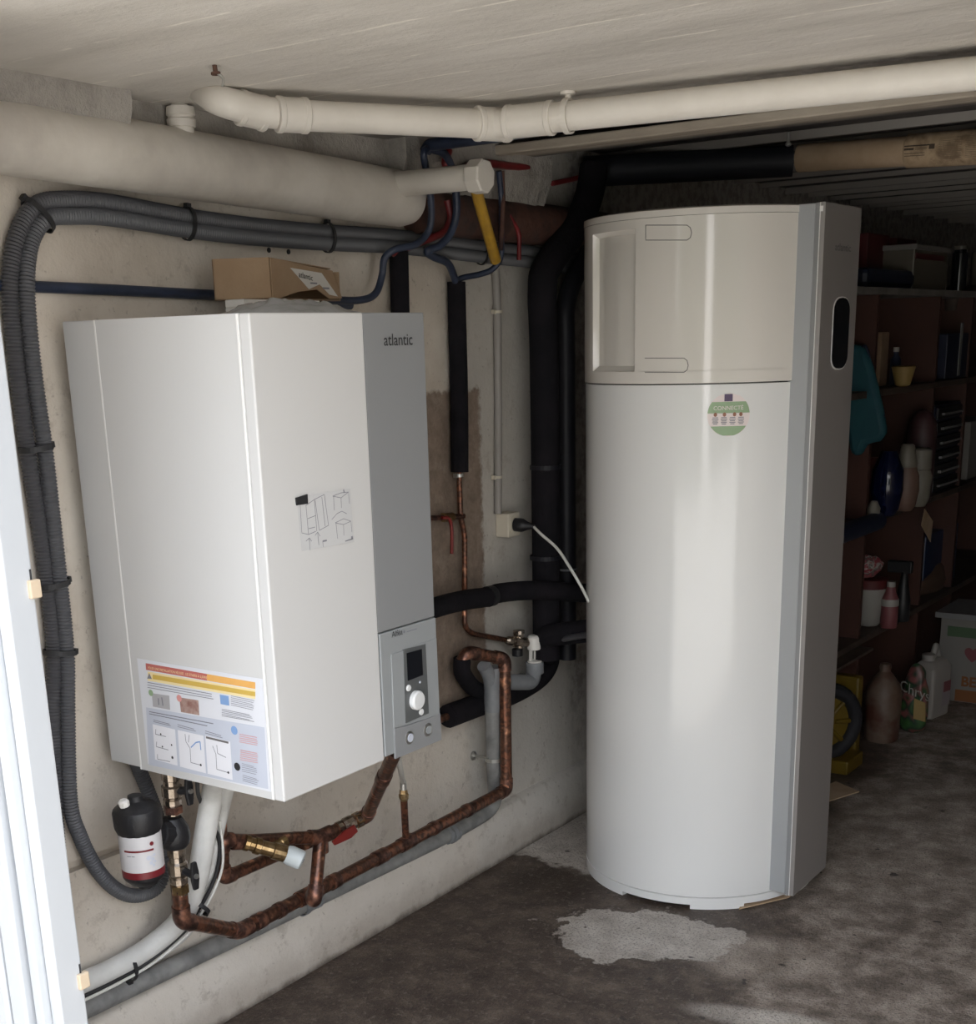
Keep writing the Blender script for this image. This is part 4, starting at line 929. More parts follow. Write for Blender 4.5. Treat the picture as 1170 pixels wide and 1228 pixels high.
LA('valve_body', m0, md, [(0, .018), (.010, .0185), (.012, .0155), (.022, .0155), (.024, .019), (.036, .0195), (.038, .016), (mL*.62, .0165), (mL*.64, .0195), (mL*.9, .0195), (mL, .017)], M['brass'], bl, 14, 20)
LA('side_port', P(328, 1016, 'x', .13), (P(352, 1003, 'x', .12)-P(328, 1016, 'x', .13)), [(0, .013), (.018, .0135), (.02, .016), (.038, .016)], M['brass'], bl, 12, 20)
LA('cap', m1, md+V(.03, -.03, 0), [(-.006, .0200), (.002, .0225), (.028, .0225), (.033, .0200), (.035, .013)], M['cap_white'], bl, 22, 30)
LA('cap_hole', m1+(md+V(.03, -.03, 0)).normalized()*.0348, (md+V(.03, -.03, 0)), [(0, .005), (.0012, .005)], M['ink_grey'], bl, 12)

# ------------------------------------------------------------------ magnetic filter with its valves
mf = thing('magnetic_filter', 'black canister filter with a white and dark red label below the left of the boiler', 'filter', P(170, 1050, 'x', .14))
cb_ = P(174, 1058, 'x', .14); ct = P(164, 972, 'x', .14); cdv = (ct-cb_).normalized(); Lc = (ct-cb_).length
Rf = 25*MPP(cb_)
LA('canister', cb_, cdv, [(-.012, .010), (-.010, .014), (-.001, .016), (0, Rf*.62), (.012, Rf*.92), (.018, Rf), (Lc, Rf)], M['dark_plastic'], mf, 32, 30)
LA('label', cb_, cdv, [(.036, Rf*1.0), (.0365, Rf*1.012), (.110, Rf*1.012), (.1105, Rf*1.0)], mat('label_white', (.62, .61, .62), .4), mf, 32)
dr = mat('label_red', (.16, .012, .018), .4)
LA('label_band', cb_, cdv, [(.022, Rf*1.0), (.0225, Rf*1.016), (.036, Rf*1.016), (.0365, Rf*1.0)], dr, mf, 32)
LA('lid', cb_+cdv*.122, cdv, [(-.012, Rf*1.02), (.0, Rf*1.14), (.028, Rf*1.16), (.036, Rf*1.10), (.046, Rf*.8), (.050, Rf*.45), (.052, .016), (.062, .015), (.064, .009)], M['dark_plastic'], mf, 16, 25)
LA('bleed_screw', cb_+cdv*.170+V(0, -.028, 0), V(0, -.2, 1), [(0, .010), (.010, .011), (.014, .007)], M['tundish_white'], mf, 8)
cdir = (CAM-cb_); cdir = (cdir-cdv*cdir.dot(cdv)).normalized(); sd = cdv.cross(cdir).normalized()
if sd.dot(RT) < 0: sd = -sd
def fm(e): return lambda u, v: cb_+cdv*v+(cdir*math.cos(u/Rf)+sd*math.sin(u/Rf))*(Rf*1.014+e)
many('label_stripe', fm(.0005), [rectp(-.036+i*.006, .0795, -.030+i*.006, .0835) for i in range(10)], dr, mf)
many('label_mark', fm(.0006), [[(.021+.0045*math.cos(k*.785), .094+.0045*math.sin(k*.785)) for k in range(8)]], dr, mf)
dots = []
for (a, b_, r_) in ((.012, .066, .005), (.020, .062, .004), (.024, .056, .003), (.016, .055, .004), (.024, .070, .003), (.021, .049, .003)):
    dots.append([(a+r_*math.cos(k*.785), b_+r_*math.sin(k*.785)) for k in range(8)])
many('label_picture', fm(.0006), dots+[line_poly(.012, .066, .024, .070, .002), line_poly(.016, .055, .021, .049, .002)], M['film_grey'], mf)
many('fine_print', fm(.0006), [rectp(-.030, .071, -.014, .0724)], M['ink_grey'], mf)
vb_ = P(208, 998, 'x', .14); Rb = 19*MPP(vb_)
LA('filter_head', vb_-V(0, 0, Rb), (0, 0, 1), [(0, Rb*.75), (Rb*.25, Rb*.95), (Rb*.8, Rb*1.05), (Rb*1.4, Rb*.95), (Rb*1.8, Rb*.72), (Rb*2, Rb*.6)], M['dark_plastic'], mf, 16, 30)
LA('filter_neck', P(176, 1000, 'x', .14), (vb_-P(176, 1000, 'x', .14)), [(0, .026), (.030, .024), (.032, .028), (.055, .028)], M['dark_plastic'], mf, 12, 25)
up2 = [P(206, 930, 'x', .15), P(215, 1072, 'x', .13)]
def valve(par_label, top, bot, knob_px, side_x):
    v_ = thing('ball_valve', par_label, 'valve', bot)
    d = (top-bot); L = d.length
    LA('valve_body', bot, d, [(0, .0165), (L*.12, .017), (L*.13, .0145), (L*.22, .0145), (L*.25, .019), (L*.36, .019), (L*.38, .016), (L*.45, .0205), (L*.66, .021), (L*.7, .0165), (L*.8, .0165), (L*.82, .0190), (L, .0190)], M['nickel'], v_, 12, 20)
    LA('valve_nut', bot+d*.04, d, [(0, .0195), (L*.16, .0195)], M['brass'] if bot.z < .55 else M['copper_joint'], v_, 6, 10)
    k = P(*knob_px, 'x', side_x); hb = bot+d*.55
    LA('valve_stem', hb, (k-hb), [(0, .009), ((k-hb).length-.002, .008)], M['dark_plastic'], v_, 10)
    link('valve_handle', prism(bmesh.new(), [k+V(0, -.006, -.030), k+V(0, .006, -.030), k+V(0, .010, -.008), k+V(0, .010, .008), k+V(0, .006, .030), k+V(0, -.006, .030), k+V(0, -.010, .008), k+V(0, -.010, -.008)], V(.007, 0, 0)), M['dark_plastic'], v_, bevel=.002)
    LA('handle_nut', k+V(.006, 0, 0), (1, 0, 0), [(0, .006), (.005, .005)], M['steel'], v_, 10)
    return v_
valve('metal ball valve with black handle between boiler and filter head', P(204, 925, 'x', .15), P(208, 976, 'x', .145), (225, 948), .185)
valve('metal ball valve with black handle below the filter head', P(211, 1015, 'x', .135), P(216, 1072, 'x', .13), (232, 1050), .175)

# white insulated pair and thin black wires
q = [P(262, 925, 'z', bz0+.003), P(255, 950, 'x', .17), P(246, 1000, 'x', .14), P(236, 1055, 'x', .10), P(218, 1100, 'x', .05), P(180, 1135, 'x', .01), P(135, 1162, 'x', -.005), P(70, 1190, 'x', -.01), P(20, 1210, 'x', -.01)]
wi = thing('insulated_pipe', 'white foam-sleeved pipe bending from under the boiler to the lower left, front one', 'pipe', q[5])
tube('sleeve', q, 13*MPP(q[3]), M['insulation_white'], wi, mode='smooth', seg=20)
q = [P(277, 928, 'z', bz0+.003), P(268, 965, 'x', .15), P(256, 1020, 'x', .11), P(246, 1070, 'x', .07), P(226, 1112, 'x', .03), P(190, 1143, 'x', -.0), P(150, 1168, 'x', -.015), P(90, 1200, 'x', -.02), P(30, 1225, 'x', -.02)]
wj = thing('insulated_pipe', 'slimmer white foam-sleeved pipe behind the front white one, under the boiler', 'pipe', q[5])
tube('sleeve', q, 8*MPP(q[3]), M['insulation_white'], wj, mode='smooth', seg=16)
q = [P(236, 935, 'z', bz0), P(240, 960, 'x', .15), P(262, 1005, 'x', .14), P(261, 1040, 'x', .12), P(250, 1070, 'x', .10), P(236, 1094, 'x', .07), P(222, 1116, 'x', .045), P(180, 1152, 'x', .02), P(135, 1178, 'x', .012), P(85, 1202, 'x', .0)]
tag(tube('cable', q, .0042, M['ink_black'], mode='smooth', seg=8), 'thin black cable following the white sleeved pipes under the boiler', 'cable')
q2 = [p+V(.008, .004, -.004) for p in q[3:]]
q2 = [P(263, 985, 'x', .14), P(267, 1015, 'x', .14)]+q2
tag(tube('cable', q2, .003, M['white_cable'], mode='smooth', seg=8), 'thin pale cable beside the black one along the white sleeved pipes', 'cable')
for (a, b_), (a2, b2), x, lb in (((237, 1087), (228, 1103), .075, 'at their upper bend'), ((154, 1161), (130, 1172), .0, 'near the left post')):
    c = P(a, b_, 'x', x); d = P(a2, b2, 'x', x)-c; al = d.cross(V(1, 0, 0))
    tag(ring_tie('cable_tie', c, d, .029, .025, M['ink_black'], None, along=-al, wd=.009), 'black cable tie round the white sleeved pipes '+lb, 'cable tie')

# ------------------------------------------------------------------ grey drain with tundish and safety valve
gd = thing('grey_drain_pipe', 'old grey plastic drain pipe running down and along the foot of the left wall', 'pipe', P(300, 1110, 'x', 0))
q = [P(590, 830, 'x', .040), P(592, 925, 'x', .036), P(594, 975, 'x', .0), P(540, 1000, 'x', -.014), P(95, 1213, 'x', -.014)]
q[-1] = q[-2]+(q[-1]-q[-2]).normalized()*((q[-1]-q[-2]).length+.25)
q[2] = P(595, 968, 'x', .004)
Rg = 8.6*MPP(q[1])
tube('pipe', q, Rg*1.05, M['pvc_grey_old'], gd, fr=.09, seg=20, n=14)
for px, L in ((565, .05), (372, .05)):
    c = on_run(px, q[3], q[4]); sleeve(gd, c, q[4]-q[3], L, Rg*1.17, M['pvc_grey'], lip=.001)
for px in (540, 362):
    c = on_run(px, q[3], q[4]); ring_tie('pipe_clip', c, q[4]-q[3], Rg*1.25, Rg*1.22, M['pvc_grey'], gd, along=(0, 0, 1), wd=.014)
wyt, wyb = P(590, 800, 'x', .042), P(591, 852, 'x', .040)
tube('wye', [wyt+V(0, 0, .0), wyb], Rg*1.2, M['pvc_grey'], gd, seg=20)
el2 = [P(578, 795, 'x', -.005), P(586, 806, 'x', -.008), P(590, 822, 'x', -.01)]
tube('wye_branch', [P(580, 798, 'x', .045), P(586, 810, 'x', .042), P(590, 826, 'x', .040)], Rg*.95, M['pvc_grey'], gd, mode='smooth', seg=18)
q = [P(595, 818, 'x', .040), P(638, 818, 'x', .045), P(641, 799, 'x', .050)]
tube('side_inlet', q, Rg*1.12, M['pvc_grey'], gd, fr=.03, seg=18)
collar(gd, q[2]+V(0, 0, -.004), (0, 0, 1), .034, Rg*1.28, M['pvc_grey'], 'socket')
cl = P(567, 906, 'x', WX)
ws = thing('pipe_bracket', 'steel screw bracket holding the grey drain pipe to the wall', 'bracket', cl)
LA('rosette', cl+V(.0, 0, 0), (1, 0, 0), [(0, .014), (.004, .014), (.010, .006)], M['steel'], ws, 12)
g1 = P(592, 910, 'x', .038)
tube('rod', [cl+V(.007, 0, 0), P(584, 909, 'x', .03)], .003, M['steel'], ws, seg=8)
ring_tie('ring', g1, (0, 0, 1), Rg*1.2, Rg*1.2, M['steel'], ws, along=(1, 0, 0), wd=.010)
# safety group
sg = thing('safety_valve', 'nickel safety valve with a white tundish below it, left of the tank', 'valve', P(630, 770, 'x', .04))
sa, sb = P(606, 768, 'x', .01), P(656, 772, 'x', .07); sd_ = sb-sa; sL = sd_.length
LA('valve_body', sa, sd_, [(0, .009), (.010, .0135), (.022, .0135), (.024, .010), (.030, .018), (.050, .0185), (.052, .014), (sL*.75, .014), (sL*.76, .017), (sL, .017)], M['nickel'], sg, 12, 20)
LA('valve_bonnet', P(622, 768, 'x', .03), (0, 0, 1), [(-.026, .013), (.012, .013), (.020, .017), (.030, .017), (.032, .008)], M['nickel'], sg, 12, 20)
LA('black_knob', P(620, 770, 'x', .03), (0, 0, -1), [(.018, .012), (.020, .016), (.040, .016), (.042, .010)], M['dark_plastic'], sg, 12)
tn = P(640, 782, 'x', .05)
LA('tundish', P(640, 770, 'x', .055), (0, 0, 1), [(-.022, .017), (-.020, .0195), (.014, .0195), (.020, .015), (.021, .004)], M['tundish_white'], sg, 20, 30)
lg0 = P(639, 782, 'x', .045)
for dy in (-.012, .012): link('tundish_leg', B(lg0.x-.004, lg0.x+.004, lg0.y+dy-.0035, lg0.y+dy+.0035, q[2].z+.012, lg0.z+.012), M['tundish_white'], sg)
LA('tundish_cup', V(q[2].x, q[2].y, q[2].z+.008), (0, 0, 1), [(0, .020), (.008, .0215), (.010, .020)], M['tundish_white'], sg, 20)
LA('union_nut', sb, sd_, [(-.004, .017), (.022, .018)], M['dark_plastic'], sg, 8, 10)
tube('outlet_pipe', [sb+sd_.normalized()*.015, P(676, 766, 'x', .15), P(712, 760, 'x', .26)], .009, mat('outlet_grey', (.05, .05, .055), .3), sg, mode='smooth', seg=12)

# ------------------------------------------------------------------ cardboard tube under the ceiling
ta, tb_ = P(958, 190, 'y', 2.2), P(1170, 176, 'y', 2.2); tdv = (tb_-ta).normalized()
ctb = thing('cardboard_tube', 'long tan cardboard tube with printed brown paper at its right half, under the ceiling', 'tube', ta)
Rt_ = 15.5*MPP(ta)
LA('tube', ta, tdv, [(-.004, Rt_*.75), (0, Rt_*1.0), (.85, Rt_*1.08), (.851, Rt_*.8)], M['cardboard_tube'], ctb, 28)
wr = (P(1088, 181, 'y', 2.2)-ta).length
LA('printed_wrap', ta+tdv*wr, tdv, [(0, Rt_*1.06), (.002, Rt_*1.16), (.45, Rt_*1.28), (.452, Rt_*1.1)], mat('printed_paper', (.36, .26, .16), .9, var=[(.46, .34, .22), (.22, .15, .09)], vs_=16, vd=6), ctb, 28)
tcd = (CAM-ta); tcd = (tcd-tdv*tcd.dot(tdv)).normalized(); tup = tdv.cross(tcd); tup = tup if tup.z > 0 else -tup
def wm(e): return lambda u, v: ta+tdv*(wr+u)+(tcd*math.cos(v)+tup*math.sin(v))*(Rt_*(1.16+.27*u)+e)
many('print_block', wm(.001), [rectp(.004, .25, .085, .33), rectp(.004, .05, .030, .17), rectp(.070, .05, .085, .33)]+[rectp(.034, .06+.09*i, .066, .09+.09*i) for i in range(3)], mat('brown_ink', (.07, .05, .035), .8), ctb)
many('fine_print', wm(.001), [rectp(.095+.07*j, -.55+.10*i, .155+.07*j, -.525+.10*i) for i in range(13) for j in range(2)]+[rectp(.005, -.30+.14*i, .06, -.25+.14*i) for i in range(2)], mat('brown_ink_faint', (.16, .12, .08), .8), ctb)

# ------------------------------------------------------------------ shelving along the left wall, behind the tank
SX = .48
su = thing('shelving_unit', 'brown wooden shelving full of clutter along the wall behind the tank', 'shelving', (.2, 4, 0))
y1_ = P(1055, 400, 'x', SX).y; y2_ = P(1127, 420, 'x', SX).y; y3_ = P(1158, 520, 'x', SX).y
for k, yy_ in enumerate((2.35, y1_, y2_, y3_, 5.4)):
    link('upright', B(WX+.01, SX-.01, yy_-.011, yy_+.011, .0, 1.64), M['shelf_brown'], su)
for z in (1.645, 1.30, .845, .40):
    link('shelf_board', B(WX+.01, SX, 2.33, 5.42, z-.024, z), M['board_grey'] if z > 1.6 else M['shelf_dark'], su, bevel=.002)
link('back_panel', B(WX, WX+.008, 2.33, 5.42, .05, 1.62), M['shelf_brown'], su)
def S3(px, py, z, x=None): 
    return P(px, py, 'z', z) if x is None else P(px, py, 'x', x)
def item_lathe(name, label, cat, px, pyb, x, prof_px, m_, zb=None, group=None, seg=24, parts=()):
    p = P(px, pyb, 'y', -x) if x < 0 else P(px, pyb, 'x', x); s_ = MPP(p)      # x < 0: the depth along the wall instead
    b_ = V(p.x, p.y, p.z if zb is None else zb)
    t_ = thing(name, label, cat, b_, group)
    LA('body', b_, (0, 0, 1), [(h*s_*1.03, r*s_) for h, r in prof_px], m_, t_, seg, 40)
    for (pn, pp, pm) in parts: LA(pn, b_, (0, 0, 1), [(h*s_*1.03, r*s_) for h, r in pp], pm, t_, seg, 40)
    return t_
def item_box(name, label, cat, pxl, pxr, pyb, hpx, x, m_, depth=.2, zb=None, group=None, bevel=.004, parts=None):
    a = P(pxl, pyb, 'x', x); b_ = P(pxr, pyb, 'x', x); s_ = MPP((a+b_)/2); zb = min(a.z, b_.z) if zb is None else zb
    t_ = thing(name, label, cat, V(x, a.y, zb), group)
    link('body', B(x-depth, x, a.y, b_.y, zb, zb+hpx*s_*1.03), m_, t_, bevel=bevel)
    return t_, a, b_, s_, zb
Z1, Z2, Z3, Z4 = 1.646, 1.301, .846, .401
# top shelf
item_box('red_box', 'dark red box on the top shelf next to the tank', 'box', 1038, 1064, 335, 62, .30, M['red_box'], .2, Z1)
item_box('red_box', 'second dark red box on the top shelf, left of the lidded tub', 'box', 1073, 1096, 335, 58, .30, M['red_box'], .2, Z1)
t, a, b, s_, zb = item_box('dark_bag', 'dark soft bag lying in front of the red boxes on the top shelf', 'bag', 1040, 1098, 342, 22, .42, M['navy'], .08, Z1, bevel=.02)
t, a, b, s_, zb = item_box('lidded_tub', 'translucent plastic tub with a pale lid on the top shelf', 'tub', 1094, 1134, 342, 44, .42, M['clear_tub'], .18, Z1)
link('lid', B(.23, .43, a.y-.01, b.y+.01, zb+44*s_, zb+50*s_), M['box_white'], t, bevel=.003)
link('red_band', B(.4205, .423, a.y+.01, b.y-.06, zb+34*s_, zb+40*s_), M['red_box'], t)
item_lathe('glass_jar', 'glass jar on the top shelf right of the lidded tub', 'jar', 1148, 349, .40, [(0, 8), (1, 9), (42, 9), (44, 7), (46, 7)], M['dark_glass'], Z1, parts=[('lid', [(46, 8), (50, 8)], M['clear_tub'])])
item_lathe('glass_jar', 'pale jar at the right edge of the picture on the top shelf', 'jar', 1172, 350, .40, [(0, 9), (1, 10), (44, 10), (46, 7), (48, 7)], M['clear_tub'], Z1)
# second bay contents
item_lathe('bowl', 'small yellow-tan bowl on the shelf behind the dark window of the tank', 'bowl', 1082, 460, -3.40, [(0, 6), (2, 9), (22, 14), (23, 12.5)], M['yellow_thing'], Z2)
t = item_lathe('small_bottle', 'dark little bottle with white cap beside the tan bowl', 'bottle', 1072, 460, -3.45, [(0, 6), (30, 6), (34, 3), (38, 3)], M['navy'], Z2, parts=[('cap', [(38, 3.4), (43, 3.4)], M['tub_white'])])
item_box('paper_stack', 'stack of brown cardboard sleeves beside the first upright', 'box', 1054, 1063, 460, 60, .40, M['cardboard_dark'], .2, Z2)
t, a, b, s_, zb = item_box('storage_bin', 'dark blue storage bin on the shelf near the right edge', 'bin', 1133, 1160, 452, 50, .462, M['navy'], .2, Z2)
link('metal_strip', B(.4625, .466, (a.y+b.y)/2, (a.y+b.y)/2+.03, zb+.01, zb+.22), M['handle_grey'], t)
for i in range(2):
    item_lathe('round_pot', ('left' if i == 0 else 'right')+' one of two dim pots above the dark blue bin', 'pot', 1139+22*i, 400, .38, [(0, 8), (16, 10), (26, 8), (28, 6)], M['shelf_dark'], Z2+.30*.9)
# stack of drawers with pale handles
a = P(1117, 585, 'x', .455); b = P(1146, 585, 'x', .455)
dz_ = (P(1130, 487, 'x', .455).z-Z3)/6
dc = thing('drawer_stack', 'stack of six small black drawers with pale handles on the shelf', 'drawers', V(.3, a.y, Z3))
link('body', B(.12, .451, a.y-.01, b.y+.01, Z3, Z3+dz_*6.1), M['navy'], dc)
for i in range(6):
    d_ = link('drawer', B(.445, .460, a.y, b.y, Z3+dz_*i+.006, Z3+dz_*(i+1)-.004), M['dark_plastic'], dc, bevel=.003)
    link('drawer_handle', B(.459, .473, a.y+.05, b.y-.04, Z3+dz_*i+.022, Z3+dz_*i+.032), M['handle_grey'], d_, bevel=.002)
item_box('pale_box', 'grey-white box at the right edge on the shelf below the dark blue bin', 'box', 1158, 1185, 588, 64, .44, M['box_white'], .3, Z3)
# pots bay
item_lathe('blue_vase', 'glossy dark blue round vase on the shelf right of the tank', 'vase', 1062, 606, -3.24, [(0, 10), (8, 15), (30, 19), (52, 18), (66, 12), (72, 10), (74, 9)], mat('vase_blue', (0.0036, 0.006, 0.03), .12), Z3)
item_lathe('tan_jug', 'tan pot with a pale patterned neck beside the blue vase', 'pot', 1084, 604, -3.40, [(0, 9), (6, 13), (24, 16), (40, 15), (48, 12), (50, 12)], M['tan_pot'], Z3, parts=[('neck', [(50, 11), (54, 12), (66, 9), (74, 8), (76, 6)], M['cream_pot'])])
item_lathe('cream_pot', 'cream two-part pot behind the tan pot on the shelf', 'pot', 1100, 600, -3.55, [(0, 9), (8, 13), (34, 15), (42, 12), (43, 13), (64, 13), (66, 11)], M['cream_pot'], Z3)
item_lathe('round_pot', 'dull purple rounded bowl upside down behind the cream pot', 'bowl', 1100, 600, -3.72, [(0, 15), (72, 17), (90, 15), (100, 9), (103, 3)], M['purple_pot'], Z3)
item_box('red_book', 'upright dark red book standing against the first upright', 'book', 1047, 1052, 612, 60, .42, mat('orange_red', (0.096, 0.018, 0.0084), .6), .2, Z3)
item_lathe('flower_pot', 'small pale cloth bundle on the shelf edge below the blue vase', 'bundle', 1047, 616, -3.14, [(0, 5), (3, 7), (12, 8), (20, 4), (21, 1)], M['cream_pot'], Z3)
# teal bag hanging from the first upright
bm = bmesh.new(); n = 18; tp = P(1030, 412, 'x', .45); bt = P(1030, 545, 'x', .45)
outline = [(1014, 412), (1034, 415), (1044, 440), (1056, 490), (1061, 520), (1052, 530), (1036, 533), (1030, 548), (1018, 545), (1012, 500)]
yb2 = y1_-.10
pl = [P(a, b_, 'y', yb2) for a, b_ in outline]
tb3 = thing('teal_bag', 'teal cloth bag hanging beside the right side of the tank', 'bag', pl[0])
bm = prism(bmesh.new(), pl, V(0, .05, 0)); link('cloth', bm, M['teal'], tb3, smooth=60, bevel=.018)
tube('strap', [pl[1], P(1040, 420, 'y', yb2+.02), P(1052, 470, 'y', yb2+.06), P(1060, 500, 'y', yb2+.02)], .004, M['navy'], tb3, mode='smooth', seg=8)
# dark roll hanging at the shelf edge
a = P(1000, 630, 'x', .50); b = P(1052, 622, 'x', .50)
tag(link('dark_roll', sweep(bmesh.new(), [V(.50, 2.45, .835), V(.50, b.y, .835)], 11*MPP(b), 14), M['navy'], smooth=40), 'dark rolled sheet along the shelf edge right of the tank', 'roll')
# lower bay
t = item_lathe('white_tub', 'white plastic tub with a red rim on the lowest shelf', 'tub', 1040, 760, .42, [(0, 11), (4, 15), (30, 19), (44, 20)], M['tub_white'], Z4, parts=[('rim', [(44, 20), (54, 20), (55, 17)], M['red_box'])])
tp = P(1040, 706, 'x', .42)
fb_ = thing('seed_packet', 'crumpled pink and white packet lying on the white tub', 'packet', tp)
bm = bmesh.new(); bmesh.ops.create_icosphere(bm, subdivisions=3, radius=1)
s_ = MPP(tp); zr = Z4+57*s_*1.03
for v in bm.verts: n_ = 1+.25*mnoise.noise(v.co*2.2); v.co = V(tp.x+v.co.x*15*s_*n_, tp.y+v.co.y*17*s_*n_, zr+14*s_+v.co.z*13*s_*n_)
link('packet', bm, mat('packet_print', (0.28, 0.049, 0.063), .5, var=[(0.385, 0.35, 0.322), (0.07, 0.07, 0.063), (0.315, 0.084, 0.098)], vs_=28, vd=2, vpos=(.4, .6)), fb_)
t = item_lathe('spray_bottle', 'black trigger spray bottle on the lowest shelf', 'bottle', 1081, 737, -3.50, [(0, 8), (2, 9), (25, 9), (45, 5), (55, 4), (58, 5)], M['dark_plastic'], Z4)
p = P(1081, 737, 'y', 3.50); s_ = MPP(p)
link('trigger_head', B(p.x-20*s_, p.x+9*s_, p.y-.014, p.y+.014, Z4+58*s_, Z4+72*s_), M['dark_plastic'], t, bevel=.005)
t = item_lathe('cleaner_bottle', 'bottle with a pink and white label beside the black spray bottle', 'bottle', 1066, 738, -3.36, [(0, 9), (2, 10), (34, 10), (42, 6), (48, 5)], M['label_pink'], Z4, parts=[('label', [(26, 10.2), (27, 10.4), (33, 10.4), (34, 10.2)], M['tub_white']), ('cap', [(48, 5), (54, 5)], M['tub_white'])])
item_box('blue_crate', 'deep blue plastic crate on the lowest shelf', 'crate', 1105, 1142, 722, 66, .42, M['cobalt'], .25, Z4, bevel=.006)
a = P(1105, 612, 'x', .485); pl = [P(*k, 'x', .485) for k in ((1108, 610), (1118, 625), (1115, 650), (1104, 630))]
tag(link('paper_tag', prism(bmesh.new(), pl, V(.002, 0, 0)), M['cardboard_tube']), 'tan paper tag hanging from the shelf edge above the blue crate', 'tag')
bm = bmesh.new(); bmesh.ops.create_icosphere(bm, subdivisions=3, radius=1); c = P(1128, 716, 'x', .45)
for v in bm.verts:
    n_ = 1+.4*mnoise.noise(v.co*1.7+V(3, 0, 0)); v.co = V(c.x-.06+v.co.x*.06*n_, c.y+v.co.y*.22*n_, max(Z4, Z4+.035+v.co.z*.07*n_))
tag(link('brown_cloth', bm, M['brown_cloth'], smooth=180), 'rumpled brown cloth on the lowest shelf in front of the blue crate', 'cloth')
# floor clutter
ca = P(1121, 838, 'z', 0); s_ = MPP(ca); cx0, cy0 = ca.x, ca.y; ch = 100*s_
t = thing('printed_carton', 'white printed carton with a green band on the floor at the far right', 'carton', (cx0+.2, cy0, 0))
link('body', B(cx0, cx0+.46, cy0, cy0+.30, 0, ch), M['box_white'], t, bevel=.003)
link('green_band', B(cx0+.03, cx0+.46, cy0-.002, cy0, ch*.78, ch*.90), M['box_green'], t); link('orange_band', B(cx0+.08, cx0+.46, cy0-.002, cy0, .004, ch*.15), M['box_orange'], t)
textmesh('lettering', 'BEBE', .058, lambda u, v: V(cx0+.10+u, cy0-.002, ch*.20+v), M['box_orange'], t, bold=.002)
textmesh('lettering', '♥ ◊', .06, lambda u, v: V(cx0+.10+u, cy0-.002, ch*.52+v), M['label_pink'], t)
link('tape_top', B(cx0-.02, cx0+.47, cy0-.02, cy0+.31, ch, ch+.022), M['handle_grey'], t)
# jerrycan
jb = P(1104, 862, 'z', 0); jc = thing('jerrycan', 'white plastic jerrycan with handle standing on the floor at the right', 'jerrycan', jb)
s_ = MPP(jb)
A0 = P(1116, 865, 'z', 0); A1 = P(1146, 853, 'z', 0); A2 = P(1094, 848, 'z', 0)
e1_ = (A1-A0).normalized(); wj1 = 33*s_*1.25; e2_ = V(-e1_.y, e1_.x, 0); wj2 = .10; H_ = 72*s_
def jp(u, v, z): return A0+e1_*u+e2_*v+V(0, 0, z)
bm = bmesh.new()
secs = [(0, .0), (.01, -.004), (H_*.86, -.004), (H_*.95, .018), (H_, .034)]
rows = []
for z, ins in secs:
    i = max(ins, 0) if z else .006
    rows.append([bm.verts.new(jp(u, v, z)) for u, v in ((i, i), (wj1-i*.4, i), (wj1-i*.4, wj2-i), (i, wj2-i))])
for a, b in zip(rows, rows[1:]):
    for k in range(4): bm.faces.new((a[k], a[(k+1) % 4], b[(k+1) % 4], b[k]))
bm.faces.new(rows[0][::-1]); bm.faces.new(rows[-1])
link('body', bm, M['jerry_white'], jc, bevel=.014)
LA('cap', jp(.035, wj2/2, H_-.004), (0, 0, 1), [(0, .026), (.024, .026), (.026, .02)], M['jerry_white'], jc, 16)
tube('handle', [jp(.065, wj2/2, H_-.01), jp(.085, wj2/2, H_+.040), jp(wj1-.05, wj2/2, H_+.045), jp(wj1-.02, wj2/2, H_-.03)], .013, M['jerry_white'], jc, fr=.03)
patch('label', lambda u, v: jp(u, -.0055, v), rectp(wj1*.45, H_*.2, wj1*.92, H_*.62), mat('jerry_label', (.30, .26, .27), .5), jc)
patch('label_mark', lambda u, v: jp(u, -.0065, v), rectp(wj1*.5, H_*.44, wj1*.9, H_*.62), M['label_pink'], jc)
# brown jug
item_lathe('stoneware_jug', 'brown stoneware jug with narrow neck standing on the floor', 'jug', 1056, 886, P(1056, 886, 'z', 0).x, [(0, 19), (3, 20), (56, 21), (66, 18), (78, 9), (81, 6), (86, 7), (90, 6), (91, 3)], M['jug_brown'], 0, seg=30)
# green compost bag
gb = P(1091, 881, 'z', 0); s_ = MPP(gb); gbt = thing('garden_bag', 'green printed garden product bag slumped on the floor beside the jug', 'bag', gb)
bm = bmesh.new(); bmesh.ops.create_icosphere(bm, subdivisions=4, radius=1)
for v in bm.verts:
    h = (v.co.z+1)/2; zz = min(abs(v.co.z), .999); wdt = (1-zz**5)**.5/math.sqrt(1-zz*zz)*(1-.45*h)*(1+.22*mnoise.noise(v.co*2.2)); wdt = min(wdt, 6)
    v.co = V(gb.x+v.co.x*19*s_*wdt, gb.y+.03+v.co.y*11*s_*wdt, h*86*s_)
link('sack', bm, mat('bag_print', (0.016, 0.048, 0.02), .35, var=[(0.04, 0.104, 0.032), (0.016, 0.04, 0.024), (0.24, 0.08, 0.08), (0.024, 0.064, 0.024)], vs_=16, vd=1, vpos=(.3, .72)), gbt, smooth=180)
yb_ = gb.y-.012
textmesh('lettering', 'Chrys', .06, lambda u, v: V(gb.x-.052+u*.8, yb_+.004+abs(u-.05)*.12, .175+v-u*.25), M['tub_white'], gbt)
link('yellow_label', prism(bmesh.new(), [V(gb.x+.012, yb_+.001, .07), V(gb.x+.055, yb_+.012, .06), V(gb.x+.05, yb_+.010, .135), V(gb.x+.01, yb_, .15)], V(0, -.004, 0)), M['yellow_thing'], gbt)
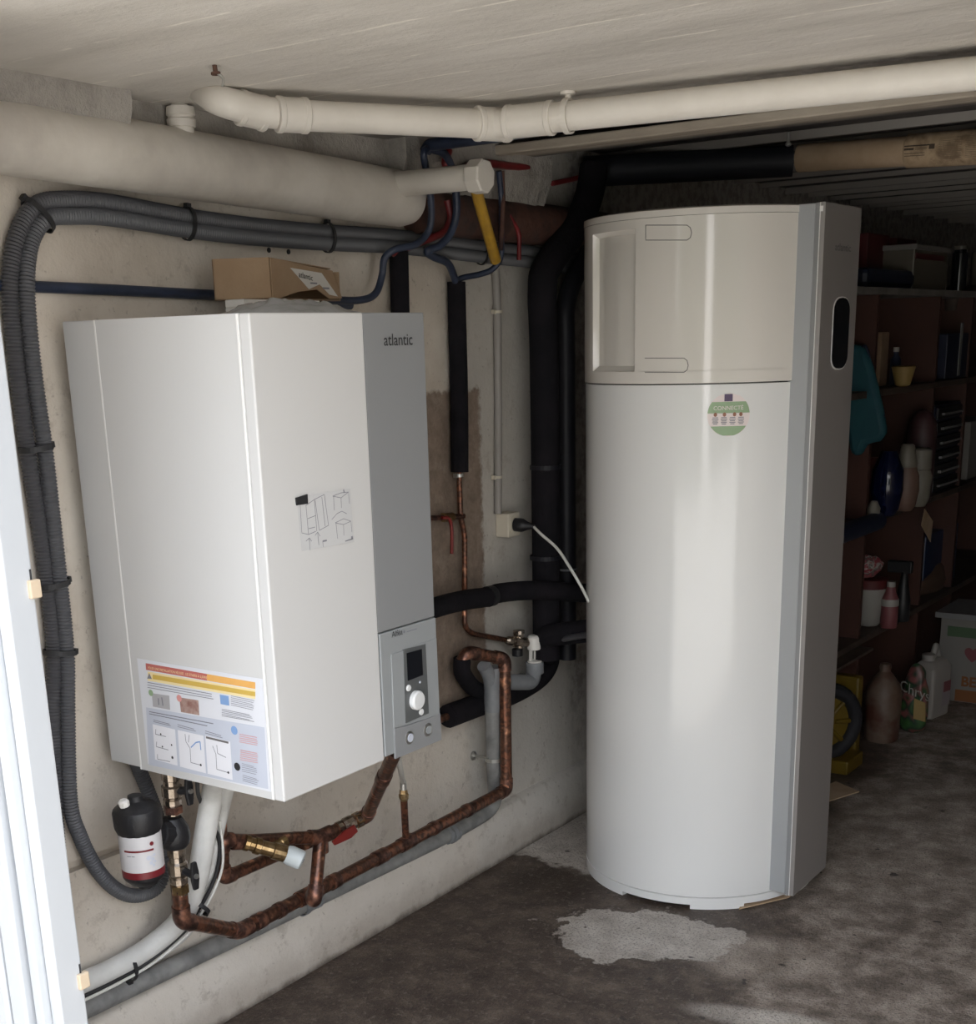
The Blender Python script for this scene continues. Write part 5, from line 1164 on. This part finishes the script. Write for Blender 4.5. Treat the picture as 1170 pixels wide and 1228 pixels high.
# hose reel: black tyre around a yellow drum, at right of the tank
rc = P(1003, 872, 'x', .46)
hr = thing('hose_reel', 'yellow drum with a black tyre round it on the floor behind the tank', 'reel', V(.46, rc.y, 0))
rr3 = 0.142; rc = P(988, 868, 'x', .50); rc = V(.50, rc.y, rr3+.035)
ax_ = V(.75, -.66, 0).normalized(); u_ = V(0, 0, 1); v_ = ax_.cross(u_)
bm = bmesh.new(); ring = [rc+(u_*math.cos(k*.1745)+v_*math.sin(k*.1745))*(rr3-.022) for k in range(37)]
sweep(bm, ring, .026, 12, cap=False); link('tyre', bm, M['rubber'], hr, smooth=180)
LA('drum', rc-ax_*.10, ax_, [(0, rr3*.95), (.01, rr3), (.03, rr3), (.035, rr3*.8), (.10, rr3*.8), (.105, rr3*.3), (.11, rr3*.1)], M['yellow_wheel'], hr, 28)
for k in range(8):
    d = u_*math.cos(k*.785)+v_*math.sin(k*.785)
    tube('rib', [rc+d*.04+ax_*.006, rc+d*rr3*.78+ax_*.004], .009, M['yellow_wheel'], hr, seg=8)
yf = P(1020, 905, 'z', 0)
link('base', B(.36, .60, rc.y-.02, rc.y+.14, 0, .05), M['yellow_wheel'], hr, bevel=.006)
link('side_guard', B(.36, .56, rc.y+.17, rc.y+.22, 0, .31), M['yellow_wheel'], hr, bevel=.01)
pl = [P(*k, 'z', .36) for k in ((990, 806), (1045, 806), (1040, 814), (1003, 826), (990, 824))]
bd2 = thing('grey_board', 'dark grey board lying across the yellow drum below the lowest shelf', 'board', V(pl[0].x, pl[0].y, .40))
link('board', B(.22, .53, 2.62, 3.12, .362, .372), M['shelf_dark'], bd2)
# cardboard scraps
for pl, lab in (([(886, 1091), (945, 1077), (950, 1073), (922, 1068), (890, 1078)], 'brown cardboard scrap under the grey column of the tank'), ([(992, 942), (1002, 938), (1030, 950), (992, 962)], 'flat brown cardboard scrap on the floor right of the tank')):
    pp = [P(*k, 'z', .001) for k in pl]; tag(link('cardboard_scrap', prism(bmesh.new(), pp, V(0, 0, .0035)), M['cardboard_tube']), lab, 'cardboard')
